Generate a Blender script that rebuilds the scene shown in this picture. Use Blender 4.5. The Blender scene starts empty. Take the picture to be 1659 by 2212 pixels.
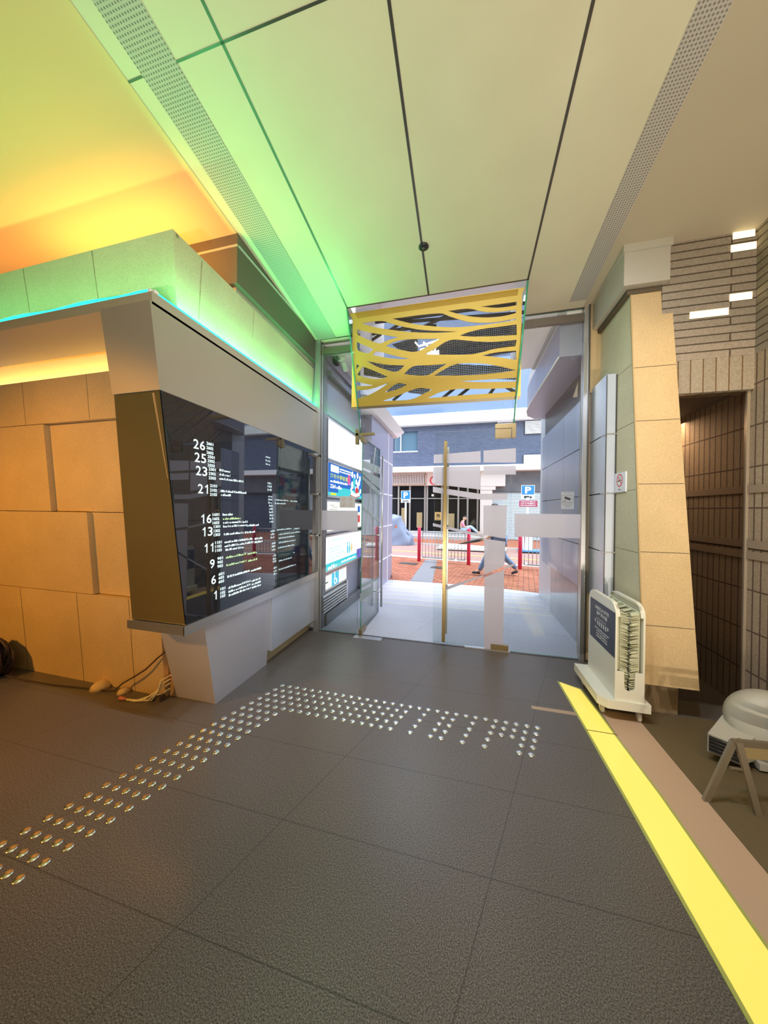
import bpy, math, random
from mathutils import Vector, Matrix
random.seed(7)
SC = bpy.context.scene
COL = SC.collection
V = Vector
# ------------------------------------------------------------------ camera, exposure, world, sun, lamps
HC = 1.45; FPX = 680.0; PW, PH = 1659, 2212
_th, _p, _r = math.radians(14.3), math.radians(0.42), 0.0105
_F0 = V((-math.sin(_th), math.cos(_th), 0)); _R0 = V((math.cos(_th), math.sin(_th), 0)); _U0 = V((0, 0, 1))
CF = _F0 * math.cos(_p) - _U0 * math.sin(_p); _U = _U0 * math.cos(_p) + _F0 * math.sin(_p)
CR = _R0 * math.cos(_r) + _U * math.sin(_r); CU = _U * math.cos(_r) - _R0 * math.sin(_r)
cd = bpy.data.cameras.new('camera'); cam = bpy.data.objects.new('camera', cd); COL.objects.link(cam)
cam.matrix_world = Matrix(((CR.x, CU.x, -CF.x, 0), (CR.y, CU.y, -CF.y, 0), (CR.z, CU.z, -CF.z, HC), (0, 0, 0, 1)))
cd.sensor_fit = 'HORIZONTAL'; cd.sensor_width = 36; cd.lens = FPX / PW * 36; cd.clip_start = 0.02; cd.clip_end = 200
SC.camera = cam
SC.view_settings.view_transform = 'Standard'; SC.view_settings.look = 'None'
SC.view_settings.exposure = 0.5; SC.view_settings.gamma = 1.0; SC.view_settings.use_curve_mapping = False
SC.cycles.max_bounces = 8; SC.cycles.diffuse_bounces = 4; SC.cycles.glossy_bounces = 5
SC.cycles.transparent_max_bounces = 24; SC.cycles.use_denoising = True
SC.cycles.sample_clamp_indirect = 6; SC.cycles.caustics_reflective = False; SC.cycles.caustics_refractive = False
W = bpy.data.worlds.new('world'); SC.world = W; W.use_nodes = True
_bg = W.node_tree.nodes['Background']; _bg.inputs[0].default_value = (.72, .84, 1, 1); _bg.inputs[1].default_value = 3.1
def lamp(name, kind, loc, to, energy, color, size=.5, sy=None, spot=None, blend=.5):
    l = bpy.data.lights.new(name, kind); l.energy = energy; l.color = color
    if kind == 'AREA':
        l.size = size
        if sy: l.shape = 'RECTANGLE'; l.size_y = sy
    elif kind == 'SUN': l.angle = size
    else: l.shadow_soft_size = size
    if spot: l.spot_size = math.radians(spot); l.spot_blend = blend
    o = bpy.data.objects.new(name, l); COL.objects.link(o); o.location = loc
    d = V(to) - V(loc); o.rotation_euler = d.to_track_quat('-Z', 'Y').to_euler()
    return o
lamp('sun', 'SUN', (0, 0, 20), (-.8, .9, 4), 2.3, (1, .97, .93), .15)
for _x in (-.2, .9, 1.5): lamp('fill_floor_spot', 'SPOT', (_x, -1.5, .15), (_x, -.1, 2.2), 155, (1, .88, .70), .02, None, 140, .9)  # added fill spots behind the camera, lifting the ceiling and gold screen
for _x in (-.75, -.1, .55): lamp('fill_ceiling_spot', 'SPOT', (_x, 1.15, 3.62), (_x * .8, 3.1, .8), 72, (.88, .93, 1), .03, None, 120, .9)  # added fill spots out of frame, lifting side faces near the doors
lamp('warm_wall_washer', 'SPOT', (-4.3, -1.3, 2.8), (-2.85, 1.85, .58), 300, (1, .43, .06), .15, None, 62, .8)
lamp('warm_cove_lamp', 'AREA', (-3.3, 1.9, 3.2), (-3.3, 1.2, 4.2), 4.5, (1, .42, .09), 2.4, .15)
lamp('warm_beam_lamp', 'AREA', (-2.6, 1.75, 3.2), (-2.6, 2.2, 3.5), 8, (1, .5, .12), 1.4, .1)
lamp('pilaster_downlight', 'SPOT', (1.96, 1.0, 3.3), (1.45, 2.7, 1.4), 32, (1, .60, .16), .04, None, 80, .7)
lamp('brick_wall_downlight', 'AREA', (1.85, 1.6, 3.3), (1.9, 2.8, 1.8), 1.2, (1, .8, .5), .5, .3)
lamp('passage_fill', 'AREA', (1.75, 3.7, 2.3), (1.8, 3.7, 0), 9, (1, .8, .58), .2, .6)  # added fill, brightens the passage behind the smoked glass
GREEN = (.10, 1, .28)
def led_lamp(name, x, y, z, sx, sy, e, tilt=(math.pi, 0, 0)):
    o = lamp(name, 'AREA', (x, y, z), (x, y, z + 1), e, GREEN, sx, sy); o.rotation_euler = tilt; return o
led_lamp('green_side_led', -1.735, 2.45, 2.675, .03, 2.0, 9, (math.pi, math.radians(18), 0))
lamp('green_corner_fill', 'SPOT', (-1.50, 3.25, 2.75), (-1.2, 2.75, 3.5), 15, GREEN, .05, None, 110, .9)  # added green fill for the ceiling glow, no strip sits here
led_lamp('green_front_led', -3.1, 1.45, 2.685, 2.7, .03, 8, (math.pi + .5, 0, 0))

# ------------------------------------------------------------------ rays of the photograph onto known planes
def ray(x, y): return CF + CR * ((x - PW / 2) / FPX) - CU * ((y - PH / 2) / FPX)
CAM = V((0, 0, HC))
def gz(x, y, z=0.0): d = ray(x, y); return CAM + d * ((z - HC) / d.z)
def gx(x, y, X): d = ray(x, y); return CAM + d * (X / d.x)
def gy(x, y, Y): d = ray(x, y); return CAM + d * (Y / d.y)

# ------------------------------------------------------------------ materials
MATS = {}
def new_mat(name):
    m = bpy.data.materials.new(name); m.use_nodes = True; nt = m.node_tree
    return m, nt, nt.nodes['Principled BSDF']
def mat(name, col, rough=.5, metal=0., spec=.5, emit=None, es=0., noise=0., nscale=20., bump=0., bscale=None, aniso=None):
    if name in MATS: return MATS[name]
    m, nt, b = new_mat(name); N, L = nt.nodes, nt.links
    b.inputs['Base Color'].default_value = (*col, 1); b.inputs['Roughness'].default_value = rough
    b.inputs['Metallic'].default_value = metal; b.inputs['Specular IOR Level'].default_value = spec
    if emit: b.inputs['Emission Color'].default_value = (*emit, 1); b.inputs['Emission Strength'].default_value = es
    if noise or bump:
        tc = N.new('ShaderNodeTexCoord'); no = N.new('ShaderNodeTexNoise'); no.inputs['Scale'].default_value = nscale
        no.inputs['Detail'].default_value = 5
        if aniso:
            mp = N.new('ShaderNodeMapping'); mp.inputs['Scale'].default_value = aniso
            L.new(tc.outputs['Object'], mp.inputs['Vector']); L.new(mp.outputs[0], no.inputs['Vector'])
        else: L.new(tc.outputs['Object'], no.inputs['Vector'])
        if noise:
            mr = N.new('ShaderNodeMapRange'); mr.inputs['From Min'].default_value = .25; mr.inputs['From Max'].default_value = .75
            mr.inputs['To Min'].default_value = 1 - noise; mr.inputs['To Max'].default_value = 1 + noise
            L.new(no.outputs['Fac'], mr.inputs['Value'])
            mx = N.new('ShaderNodeVectorMath'); mx.operation = 'SCALE'; mx.inputs[0].default_value = col
            L.new(mr.outputs[0], mx.inputs['Scale']); L.new(mx.outputs[0], b.inputs['Base Color'])
        if bump:
            bp = N.new('ShaderNodeBump'); bp.inputs['Strength'].default_value = bump; bp.inputs['Distance'].default_value = .01
            if bscale:
                n2 = N.new('ShaderNodeTexNoise'); n2.inputs['Scale'].default_value = bscale; L.new(tc.outputs['Object'], n2.inputs['Vector']); L.new(n2.outputs['Fac'], bp.inputs['Height'])
            else: L.new(no.outputs['Fac'], bp.inputs['Height'])
            L.new(bp.outputs[0], b.inputs['Normal'])
    MATS[name] = m; return m
def stone_mat(name, col, sp=.12):
    """rendered / sandstone slab: fine dark flecks, soft clouds of tone"""
    m, nt, b = new_mat(name); N, L = nt.nodes, nt.links
    tc = N.new('ShaderNodeTexCoord')
    def noise(s, d=3):
        n = N.new('ShaderNodeTexNoise'); n.inputs['Scale'].default_value = s; n.inputs['Detail'].default_value = d; L.new(tc.outputs['Object'], n.inputs['Vector']); return n.outputs['Fac']
    def rng(v, a, c, lo, hi):
        r = N.new('ShaderNodeMapRange'); r.inputs[1].default_value = a; r.inputs[2].default_value = c; r.inputs[3].default_value = lo; r.inputs[4].default_value = hi; L.new(v, r.inputs[0]); return r.outputs[0]
    f = rng(noise(130, 4), .35, .65, 1 - sp, 1 + sp * .5); g = rng(noise(2.2, 4), .3, .7, .9, 1.08)
    mu = N.new('ShaderNodeMath'); mu.operation = 'MULTIPLY'; L.new(f, mu.inputs[0]); L.new(g, mu.inputs[1])
    sc = N.new('ShaderNodeVectorMath'); sc.operation = 'SCALE'; sc.inputs[0].default_value = col; L.new(mu.outputs[0], sc.inputs['Scale'])
    L.new(sc.outputs[0], b.inputs['Base Color']); b.inputs['Roughness'].default_value = .75
    bp = N.new('ShaderNodeBump'); bp.inputs['Strength'].default_value = .2; bp.inputs['Distance'].default_value = .003
    L.new(noise(140, 3), bp.inputs['Height']); L.new(bp.outputs[0], b.inputs['Normal'])
    MATS[name] = m; return m
def granite_mat(name, base, dark, light, rough, px, cx, oy, per_x, per_y, shear, joint=.0022, spec=.4, jd=.45):
    """speckled granite slabs; joints run along X every per_y and along the sheared cross direction every per_x"""
    m, nt, b = new_mat(name); N, L = nt.nodes, nt.links
    tc = N.new('ShaderNodeTexCoord'); sp = N.new('ShaderNodeSeparateXYZ'); L.new(tc.outputs['Object'], sp.inputs[0])
    def M(op, a, c=None, d=None):
        n = N.new('ShaderNodeMath'); n.operation = op
        for i, v in enumerate((a, c, d)):
            if v is None: continue
            if isinstance(v, (int, float)): n.inputs[i].default_value = v
            else: L.new(v, n.inputs[i])
        return n.outputs[0]
    n1 = N.new('ShaderNodeTexNoise'); n1.inputs['Scale'].default_value = px; n1.inputs['Detail'].default_value = 3; L.new(tc.outputs['Object'], n1.inputs['Vector'])
    n2 = N.new('ShaderNodeTexNoise'); n2.inputs['Scale'].default_value = 1.3; n2.inputs['Detail'].default_value = 5; L.new(tc.outputs['Object'], n2.inputs['Vector'])
    cr = N.new('ShaderNodeValToRGB'); e = cr.color_ramp.elements
    e[0].position = .36; e[0].color = (*dark, 1); e[1].position = .66; e[1].color = (*light, 1)
    q = e.new(.5); q.color = (*base, 1); L.new(n1.outputs['Fac'], cr.inputs[0])
    u = M('SUBTRACT', sp.outputs[0], M('MULTIPLY', sp.outputs[1], shear)); u = M('SUBTRACT', u, cx)
    jx = M('ABSOLUTE', M('SUBTRACT', M('FRACT', M('DIVIDE', u, per_x)), .5)); jx = M('GREATER_THAN', jx, .5 - joint / per_x)
    v = M('SUBTRACT', sp.outputs[1], oy); jy = M('ABSOLUTE', M('SUBTRACT', M('FRACT', M('DIVIDE', v, per_y)), .5)); jy = M('GREATER_THAN', jy, .5 - joint / per_y)
    j = M('MAXIMUM', jx, jy)
    tone = M('ADD', .82, M('MULTIPLY', n2.outputs['Fac'], .36))
    k = M('MULTIPLY', tone, M('SUBTRACT', 1, M('MULTIPLY', j, jd)))
    s = N.new('ShaderNodeVectorMath'); s.operation = 'SCALE'; L.new(cr.outputs[0], s.inputs[0]); L.new(k, s.inputs['Scale'])
    L.new(s.outputs[0], b.inputs['Base Color']); b.inputs['Specular IOR Level'].default_value = spec
    L.new(M('ADD', rough, M('MULTIPLY', n2.outputs['Fac'], .12)), b.inputs['Roughness'])
    MATS[name] = m; return m
def brick_mat(name, c1, c2, mortar, bw, bh, axes='XY', off=.5, msize=.004, bump=.6, rough=.8, vertical=False, rot=0.):
    """bricks; axes says which object axes run along and up the courses"""
    m, nt, b = new_mat(name); N, L = nt.nodes, nt.links
    tc = N.new('ShaderNodeTexCoord'); sp = N.new('ShaderNodeSeparateXYZ'); L.new(tc.outputs['Object'], sp.inputs[0])
    cb = N.new('ShaderNodeCombineXYZ'); ix = 'XYZ'.index
    L.new(sp.outputs[ix(axes[0])], cb.inputs[0]); L.new(sp.outputs[ix(axes[1])], cb.inputs[1])
    src = cb.outputs[0]
    if rot:
        mp = N.new('ShaderNodeMapping'); mp.inputs['Rotation'].default_value = (0, 0, rot); L.new(src, mp.inputs['Vector']); src = mp.outputs[0]
    t = N.new('ShaderNodeTexBrick'); t.inputs['Color1'].default_value = (*c1, 1); t.inputs['Color2'].default_value = (*c2, 1); t.inputs['Mortar'].default_value = (*mortar, 1)
    t.inputs['Scale'].default_value = 1; t.inputs['Brick Width'].default_value = bw; t.inputs['Row Height'].default_value = bh
    t.inputs['Mortar Size'].default_value = msize; t.offset = off; t.inputs['Mortar Smooth'].default_value = .2
    L.new(src, t.inputs['Vector'])
    n = N.new('ShaderNodeTexNoise'); n.inputs['Scale'].default_value = 60; n.inputs['Detail'].default_value = 4; L.new(tc.outputs['Object'], n.inputs['Vector'])
    r = N.new('ShaderNodeMapRange'); r.inputs[1].default_value = .3; r.inputs[2].default_value = .7; r.inputs[3].default_value = .85; r.inputs[4].default_value = 1.12; L.new(n.outputs['Fac'], r.inputs[0])
    s = N.new('ShaderNodeVectorMath'); s.operation = 'SCALE'; L.new(t.outputs['Color'], s.inputs[0]); L.new(r.outputs[0], s.inputs['Scale'])
    L.new(s.outputs[0], b.inputs['Base Color']); b.inputs['Roughness'].default_value = rough
    bp = N.new('ShaderNodeBump'); bp.inputs['Strength'].default_value = bump; bp.inputs['Distance'].default_value = .006; bp.invert = True
    L.new(t.outputs['Fac'], bp.inputs['Height']); L.new(bp.outputs[0], b.inputs['Normal'])
    MATS[name] = m; return m
def glass_mat(name, tint=(.96, .985, .97), refl=1.0, ior=1.5, dull=0.):
    m = bpy.data.materials.new(name); m.use_nodes = True; nt = m.node_tree; N, L = nt.nodes, nt.links; N.clear()
    o = N.new('ShaderNodeOutputMaterial'); tr = N.new('ShaderNodeBsdfTransparent'); tr.inputs[0].default_value = (*tint, 1)
    gl = N.new('ShaderNodeBsdfGlossy'); gl.inputs['Roughness'].default_value = dull; gl.inputs[0].default_value = (1, 1, 1, 1)
    fr = N.new('ShaderNodeFresnel'); fr.inputs[0].default_value = ior
    mu = N.new('ShaderNodeMath'); mu.operation = 'MULTIPLY'; mu.inputs[1].default_value = refl; mu.use_clamp = True
    mx = N.new('ShaderNodeMixShader'); L.new(fr.outputs[0], mu.inputs[0]); L.new(mu.outputs[0], mx.inputs[0]); L.new(tr.outputs[0], mx.inputs[1]); L.new(gl.outputs[0], mx.inputs[2]); L.new(mx.outputs[0], o.inputs[0])
    MATS[name] = m; return m
def frost_mat(name, col=(.8, .8, .82), alpha=.75):
    m = bpy.data.materials.new(name); m.use_nodes = True; nt = m.node_tree; N, L = nt.nodes, nt.links; N.clear()
    o = N.new('ShaderNodeOutputMaterial'); tr = N.new('ShaderNodeBsdfTransparent')
    d = N.new('ShaderNodeBsdfDiffuse'); d.inputs[0].default_value = (*col, 1); t = N.new('ShaderNodeBsdfTranslucent'); t.inputs[0].default_value = (*col, 1)
    a = N.new('ShaderNodeMixShader'); a.inputs[0].default_value = .5; L.new(d.outputs[0], a.inputs[1]); L.new(t.outputs[0], a.inputs[2])
    mx = N.new('ShaderNodeMixShader'); mx.inputs[0].default_value = alpha; L.new(tr.outputs[0], mx.inputs[1]); L.new(a.outputs[0], mx.inputs[2]); L.new(mx.outputs[0], o.inputs[0])
    MATS[name] = m; return m
def emis(name, col, s):
    if name in MATS: return MATS[name]
    m = bpy.data.materials.new(name); m.use_nodes = True; nt = m.node_tree; N, L = nt.nodes, nt.links; N.clear()
    o = N.new('ShaderNodeOutputMaterial'); e = N.new('ShaderNodeEmission'); e.inputs[0].default_value = (*col, 1); e.inputs[1].default_value = s * .75; L.new(e.outputs[0], o.inputs[0])
    MATS[name] = m; return m
def perf_mat(name, col, pitch, hole, axes='XY', metal=.3, through=True, rough=.5):
    """sheet metal punched with a grid of round holes"""
    m, nt, b = new_mat(name); N, L = nt.nodes, nt.links
    b.inputs['Base Color'].default_value = (*col, 1); b.inputs['Metallic'].default_value = metal; b.inputs['Roughness'].default_value = rough
    tc = N.new('ShaderNodeTexCoord'); sp = N.new('ShaderNodeSeparateXYZ'); L.new(tc.outputs['Object'], sp.inputs[0])
    def M(op, a, c=None):
        n = N.new('ShaderNodeMath'); n.operation = op
        for i, v in enumerate((a, c)):
            if v is None: continue
            if isinstance(v, (int, float)): n.inputs[i].default_value = v
            else: L.new(v, n.inputs[i])
        return n.outputs[0]
    q = []
    for ch in axes:
        f = M('SUBTRACT', M('FRACT', M('DIVIDE', sp.outputs['XYZ'.index(ch)], pitch)), .5); q.append(M('MULTIPLY', f, f))
    h = M('LESS_THAN', M('ADD', q[0], q[1]), hole * hole)
    if through: L.new(M('SUBTRACT', 1, h), b.inputs['Alpha'])
    else:
        s = N.new('ShaderNodeVectorMath'); s.operation = 'SCALE'; s.inputs[0].default_value = col; L.new(M('SUBTRACT', 1, M('MULTIPLY', h, .6)), s.inputs['Scale']); L.new(s.outputs[0], b.inputs['Base Color'])
    MATS[name] = m; return m

SAND = stone_mat('sandstone', (.65, .47, .245)); SAND_L = stone_mat('pale_sandstone', (.66, .61, .43))
JOINT = mat('joint_shadow_gap', (.12, .09, .06), .9)
STAIN = mat('water_stain', (.34, .29, .17), .9, noise=.3, nscale=30)
STEEL = mat('brushed_steel', (.62, .61, .6), .32, .9, noise=.05, nscale=8, aniso=(1, 1, 40))
STEEL_SATIN = mat('satin_steel_panel', (.66, .70, .80), .38, .55, noise=.05, nscale=3)
STEEL_D = mat('dark_steel', (.13, .12, .11), .35, .7)
BRONZE = mat('bronze_steel', (.36, .27, .14), .35, .85)
BRASS = mat('brass_handle', (.5, .37, .17), .3, .9)
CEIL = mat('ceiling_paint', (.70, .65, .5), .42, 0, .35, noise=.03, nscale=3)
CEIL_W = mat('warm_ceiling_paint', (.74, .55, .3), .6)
GOLD = mat('gold_painted_metal', (.92, .60, .12), .42, .15)
BLACK = mat('black_plastic', (.015, .015, .017), .4)
WHITE = mat('white_paint', (.85, .85, .85), .45)
GRANITE = granite_mat('granite_floor', (.12, .103, .09), (.048, .04, .034), (.22, .20, .18), .26, 240, -1.24, 1.73, .92, .43, .338)
PAVE = granite_mat('outdoor_granite', (.54, .54, .60), (.42, .42, .48), (.66, .66, .72), .35, 90, .0, 3.45, .9, .62, .338, jd=.3)
DARKGLASS = mat('dark_directory_glass', (.012, .014, .022), .015, 0, .9)
DARKGLASS.node_tree.nodes['Principled BSDF'].inputs['IOR'].default_value = 1.62
GLASS = glass_mat('clear_glass', refl=.9); GLASS_E = mat('green_glass_edge', (.05, .3, .18), .15, 0, .6, emit=None)
FROST = frost_mat('frosted_film', (.80, .78, .86), .8)
FROST_T = frost_mat('thin_frosted_film', (.75, .83, .82), .6)

# ------------------------------------------------------------------ mesh builder
class MB:
    def __init__(s): s.v = []; s.f = []; s.m = []; s.sm = []
    def face(s, pts, mi=0, smooth=False):
        n = len(s.v); s.v += [tuple(p) for p in pts]; s.f.append(list(range(n, n + len(pts)))); s.m.append(mi); s.sm.append(smooth); return s
    def raw(s, vs, fs, mi=0, smooth=False):
        n = len(s.v); s.v += [tuple(p) for p in vs]
        for f in fs: s.f.append([i + n for i in f]); s.m.append(mi); s.sm.append(smooth)
        return s
    def hexa(s, p, mi=0):   # p: 4 bottom pts ccw from above, then 4 top
        return s.raw(p, [(3, 2, 1, 0), (4, 5, 6, 7), (0, 1, 5, 4), (1, 2, 6, 5), (2, 3, 7, 6), (3, 0, 4, 7)], mi)
    def box(s, x0, x1, y0, y1, z0, z1, mi=0):
        x0, x1 = sorted((x0, x1)); y0, y1 = sorted((y0, y1)); z0, z1 = sorted((z0, z1))
        return s.hexa([(x0, y0, z0), (x1, y0, z0), (x1, y1, z0), (x0, y1, z0), (x0, y0, z1), (x1, y0, z1), (x1, y1, z1), (x0, y1, z1)], mi)
    def obox(s, c, ax, ay, az, mi=0):  # centre and three half vectors
        c, ax, ay, az = V(c), V(ax), V(ay), V(az)
        return s.hexa([c - ax - ay - az, c + ax - ay - az, c + ax + ay - az, c - ax + ay - az, c - ax - ay + az, c + ax - ay + az, c + ax + ay + az, c - ax + ay + az], mi)
    def prism(s, pts, ext, mi=0):
        pts = [V(p) for p in pts]; e = V(ext); n = len(pts)
        fs = [tuple(range(n))[::-1], tuple(range(n, 2 * n))] + [(i, (i + 1) % n, n + (i + 1) % n, n + i) for i in range(n)]
        return s.raw(pts + [p + e for p in pts], fs, mi)
    def tube(s, pts, r, n=10, mi=0, closed=False, smooth=True):
        pts = [V(p) for p in pts]; k = len(pts); rr = r if isinstance(r, (list, tuple)) else [r] * k
        ref = None; vs = []
        for i, p in enumerate(pts):
            if closed: t = pts[(i + 1) % k] - pts[i - 1]
            else: t = pts[min(i + 1, k - 1)] - pts[max(i - 1, 0)]
            t.normalize()
            if ref is None: ref = V((0, 0, 1)) if abs(t.z) < .9 else V((1, 0, 0))
            a = (ref - t * ref.dot(t)).normalized(); ref = a; b = t.cross(a)
            for j in range(n):
                th = 2 * math.pi * j / n; vs.append(p + (a * math.cos(th) + b * math.sin(th)) * rr[i])
        fs = []
        for i in range(k if closed else k - 1):
            i2 = (i + 1) % k
            for j in range(n): fs.append((i * n + j, i * n + (j + 1) % n, i2 * n + (j + 1) % n, i2 * n + j))
        if not closed: fs += [tuple(range(n))[::-1], tuple(range((k - 1) * n, k * n))]
        return s.raw(vs, fs, mi, smooth)
    def lathe(s, c, axis, prof, n=24, mi=0, smooth=True, cap=True):
        c = V(c); t = V(axis).normalized(); ref = V((0, 0, 1)) if abs(t.z) < .9 else V((1, 0, 0)); a = (ref - t * ref.dot(t)).normalized(); b = t.cross(a)
        vs = []
        for (h, r) in prof:
            for j in range(n):
                th = 2 * math.pi * j / n; vs.append(c + t * h + (a * math.cos(th) + b * math.sin(th)) * r)
        k = len(prof); fs = [(i * n + j, i * n + (j + 1) % n, (i + 1) * n + (j + 1) % n, (i + 1) * n + j) for i in range(k - 1) for j in range(n)]
        if cap: fs += [tuple(range(n))[::-1], tuple(range((k - 1) * n, k * n))]
        return s.raw(vs, fs, mi, smooth)
    def build(s, name, mats, parent=None, origin=None):
        me = bpy.data.meshes.new(name); off = V(origin) if origin is not None else V((0, 0, 0))
        me.from_pydata([tuple(V(p) - off) for p in s.v], [], s.f)
        for i, p in enumerate(me.polygons): p.material_index = s.m[i]; p.use_smooth = s.sm[i]
        for m in (mats if isinstance(mats, (list, tuple)) else [mats]): me.materials.append(m)
        return link(name, me, parent, off)
def _wloc(o):
    p = V(o.location)
    while o.parent: o = o.parent; p += V(o.location)
    return p
def link(name, me, parent=None, off=V((0, 0, 0))):
    o = bpy.data.objects.new(name, me); COL.objects.link(o); o.location = off
    if parent is not None: o.parent = parent; o.location = V(off) - _wloc(parent)
    return o
def tag(o, label, cat, group=None, kind=None):
    o['label'] = label; o['category'] = cat
    if group: o['group'] = group
    if kind: o['kind'] = kind
    return o
def thing(name, label, cat, loc=(0, 0, 0), group=None):
    o = bpy.data.objects.new(name, None); o.empty_display_size = .1; COL.objects.link(o); o.location = loc
    return tag(o, label, cat, group)
def struct(o, label=None):
    o['kind'] = 'structure'
    if label: o['label'] = label
    return o
def strans(name, loc=(0, 0, 0), label=None):
    o = bpy.data.objects.new(name, None); o.empty_display_size = .1; COL.objects.link(o); o.location = loc; return struct(o, label)
def copy_tree(o, parent=None):
    c = o.copy(); COL.objects.link(c)
    if parent: c.parent = parent
    for ch in [q for q in COL.objects if q.parent == o]: copy_tree(ch, c)
    return c

# text and flat artwork
_tc = {}
def text_mesh(t, off=0.):
    if (t, off) in _tc: return _tc[(t, off)]
    cu = bpy.data.curves.new('t', 'FONT'); cu.body = t; cu.resolution_u = 3; cu.offset = off; ob = bpy.data.objects.new('t', cu); COL.objects.link(ob)
    bpy.context.view_layer.update(); dg = bpy.context.evaluated_depsgraph_get(); me = bpy.data.meshes.new_from_object(ob.evaluated_get(dg))
    vs = [tuple(v.co[:2]) for v in me.vertices]; fs = [tuple(p.vertices) for p in me.polygons]
    bpy.data.objects.remove(ob); bpy.data.curves.remove(cu); bpy.data.meshes.remove(me)
    _tc[(t, off)] = (vs, fs); return vs, fs
def put_text(mb, t, o, right, up, w, h, mi=0, bold=0.):
    vs, fs = text_mesh(t, bold)
    if not vs: return
    x0 = min(v[0] for v in vs); x1 = max(v[0] for v in vs); y0 = min(v[1] for v in vs); y1 = max(v[1] for v in vs)
    o, right, up = V(o), V(right).normalized(), V(up).normalized()
    mb.raw([o + right * ((a - x0) / (x1 - x0) * w) + up * ((b - y0) / (y1 - y0) * h) for a, b in vs], fs, mi)
def scribble(mb, o, right, up, w, h, mi=0, seed=0, n=None):
    """a row of letter-like strokes too small to read in the photo"""
    rd = random.Random(seed); o, right, up = V(o), V(right).normalized(), V(up).normalized(); x = 0
    while x < w:
        lw = h * rd.uniform(.35, .75); lh = h * rd.choice((.6, .7, 1, 1))
        if x + lw > w: lw = w - x
        if lw > .1 * h:
            a = o + right * x; mb.face([a, a + right * lw, a + right * lw + up * lh, a + up * lh], mi)
            if lh > .9 * h and lw > .4 * h: pass
        x += lw + h * rd.choice((.12, .12, .15, .5))
def poly2(o, right, up, pts):
    o, right, up = V(o), V(right), V(up); return [o + right * a + up * b for a, b in pts]
def disc(mb, c, right, up, r, ry=None, mi=0, n=20):
    ry = ry or r; mb.face([V(c) + V(right) * (r * math.cos(2 * math.pi * i / n)) + V(up) * (ry * math.sin(2 * math.pi * i / n)) for i in range(n)], mi)
def ring(mb, c, right, up, r0, r1, mi=0, n=28, a0=0, a1=360):
    c, right, up = V(c), V(right), V(up)
    for i in range(n):
        t0 = math.radians(a0 + (a1 - a0) * i / n); t1 = math.radians(a0 + (a1 - a0) * (i + 1) / n)
        q = lambda r, t: c + right * (r * math.cos(t)) + up * (r * math.sin(t))
        mb.face([q(r0, t0), q(r1, t0), q(r1, t1), q(r0, t1)], mi)
def bar(mb, c, right, up, a, b, w, mi=0):
    c, right, up = V(c), V(right), V(up); d = V((b[0] - a[0], b[1] - a[1])).normalized(); n = V((-d.y, d.x)) * w / 2
    P = lambda p: c + right * p[0] + up * p[1]
    mb.face([P((a[0] + n.x, a[1] + n.y)), P((a[0] - n.x, a[1] - n.y)), P((b[0] - n.x, b[1] - n.y)), P((b[0] + n.x, b[1] + n.y))], mi)
def holed_panel(pts_outer, holes, o, right, up, thick, n):
    """flat panel with cut-outs, from 2D points in the plane (o, right, up)"""
    cu = bpy.data.curves.new('p', 'CURVE'); cu.dimensions = '2D'; cu.fill_mode = 'BOTH'; cu.extrude = thick / 2
    for pl in [pts_outer] + holes:
        sp = cu.splines.new('POLY'); sp.points.add(len(pl) - 1)
        for i, (a, b) in enumerate(pl): sp.points[i].co = (a, b, 0, 1)
        sp.use_cyclic_u = True
    ob = bpy.data.objects.new('p', cu); COL.objects.link(ob); bpy.context.view_layer.update()
    me = bpy.data.meshes.new_from_object(ob.evaluated_get(bpy.context.evaluated_depsgraph_get()))
    vs = [V(o) + V(right) * v.co.x + V(up) * v.co.y + V(n) * v.co.z for v in me.vertices]; fs = [tuple(p.vertices) for p in me.polygons]
    bpy.data.objects.remove(ob); bpy.data.curves.remove(cu); bpy.data.meshes.remove(me)
    return vs, fs
def smooth_poly(pts, it=2, keep=70):
    """round the gentle corners of an outline, leave the sharp tips"""
    for _ in range(it):
        out = []; n = len(pts)
        for i in range(n):
            a, b, c = V(pts[i - 1]), V(pts[i]), V(pts[(i + 1) % n]); u, w = a - b, c - b
            ang = math.degrees(u.angle(w)) if u.length > 1e-9 and w.length > 1e-9 else 180
            if ang < 180 - keep: out.append(tuple(b))
            else: out += [tuple(b + u * .25), tuple(b + w * .25)]
        pts = out
    return pts

# ================================================================== SETTING
def cz(y): return 3.46 + .12 * (3.2 - y)          # the lobby ceiling falls gently towards the doors
YD = 3.45                                        # plane of the entrance doors
# floor
b = MB(); b.box(-6, 3.2, -3, 3.44, -.12, 0); struct(b.build('floor', GRANITE), 'dark speckled granite lobby floor')
b = MB(); b.box(-1.72, 1.14, 3.435, 3.462, -.02, .004); struct(b.build('trim_threshold', STEEL_D), 'dark threshold line under the glass doors')
b = MB(); b.prism([(1.03, -3, 0), (1.20, -3, 0), (1.20, 2.62, 0), (.975, 2.62, 0)], (0, 0, .0015)); struct(b.build('trim_floor_band', mat('beige_floor_band', (.55, .38, .26), .35)), 'plain beige band in the floor beside the light strip')
b = MB(); b.box(1.202, 2.02, -3, 2.69, 0, .0012); struct(b.build('trim_floor_right', mat('tan_floor_slabs', (.135, .10, .05), .5, noise=.12, nscale=120)), 'tan floor slabs along the brick wall')
b = MB(); b.box(.50, .82, 2.50, 2.54, 0, .001); struct(b.build('trim_floor_inlay', mat('tan_inlay', (.42, .3, .2), .4)), 'short tan inlay beside the light strip')
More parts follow.
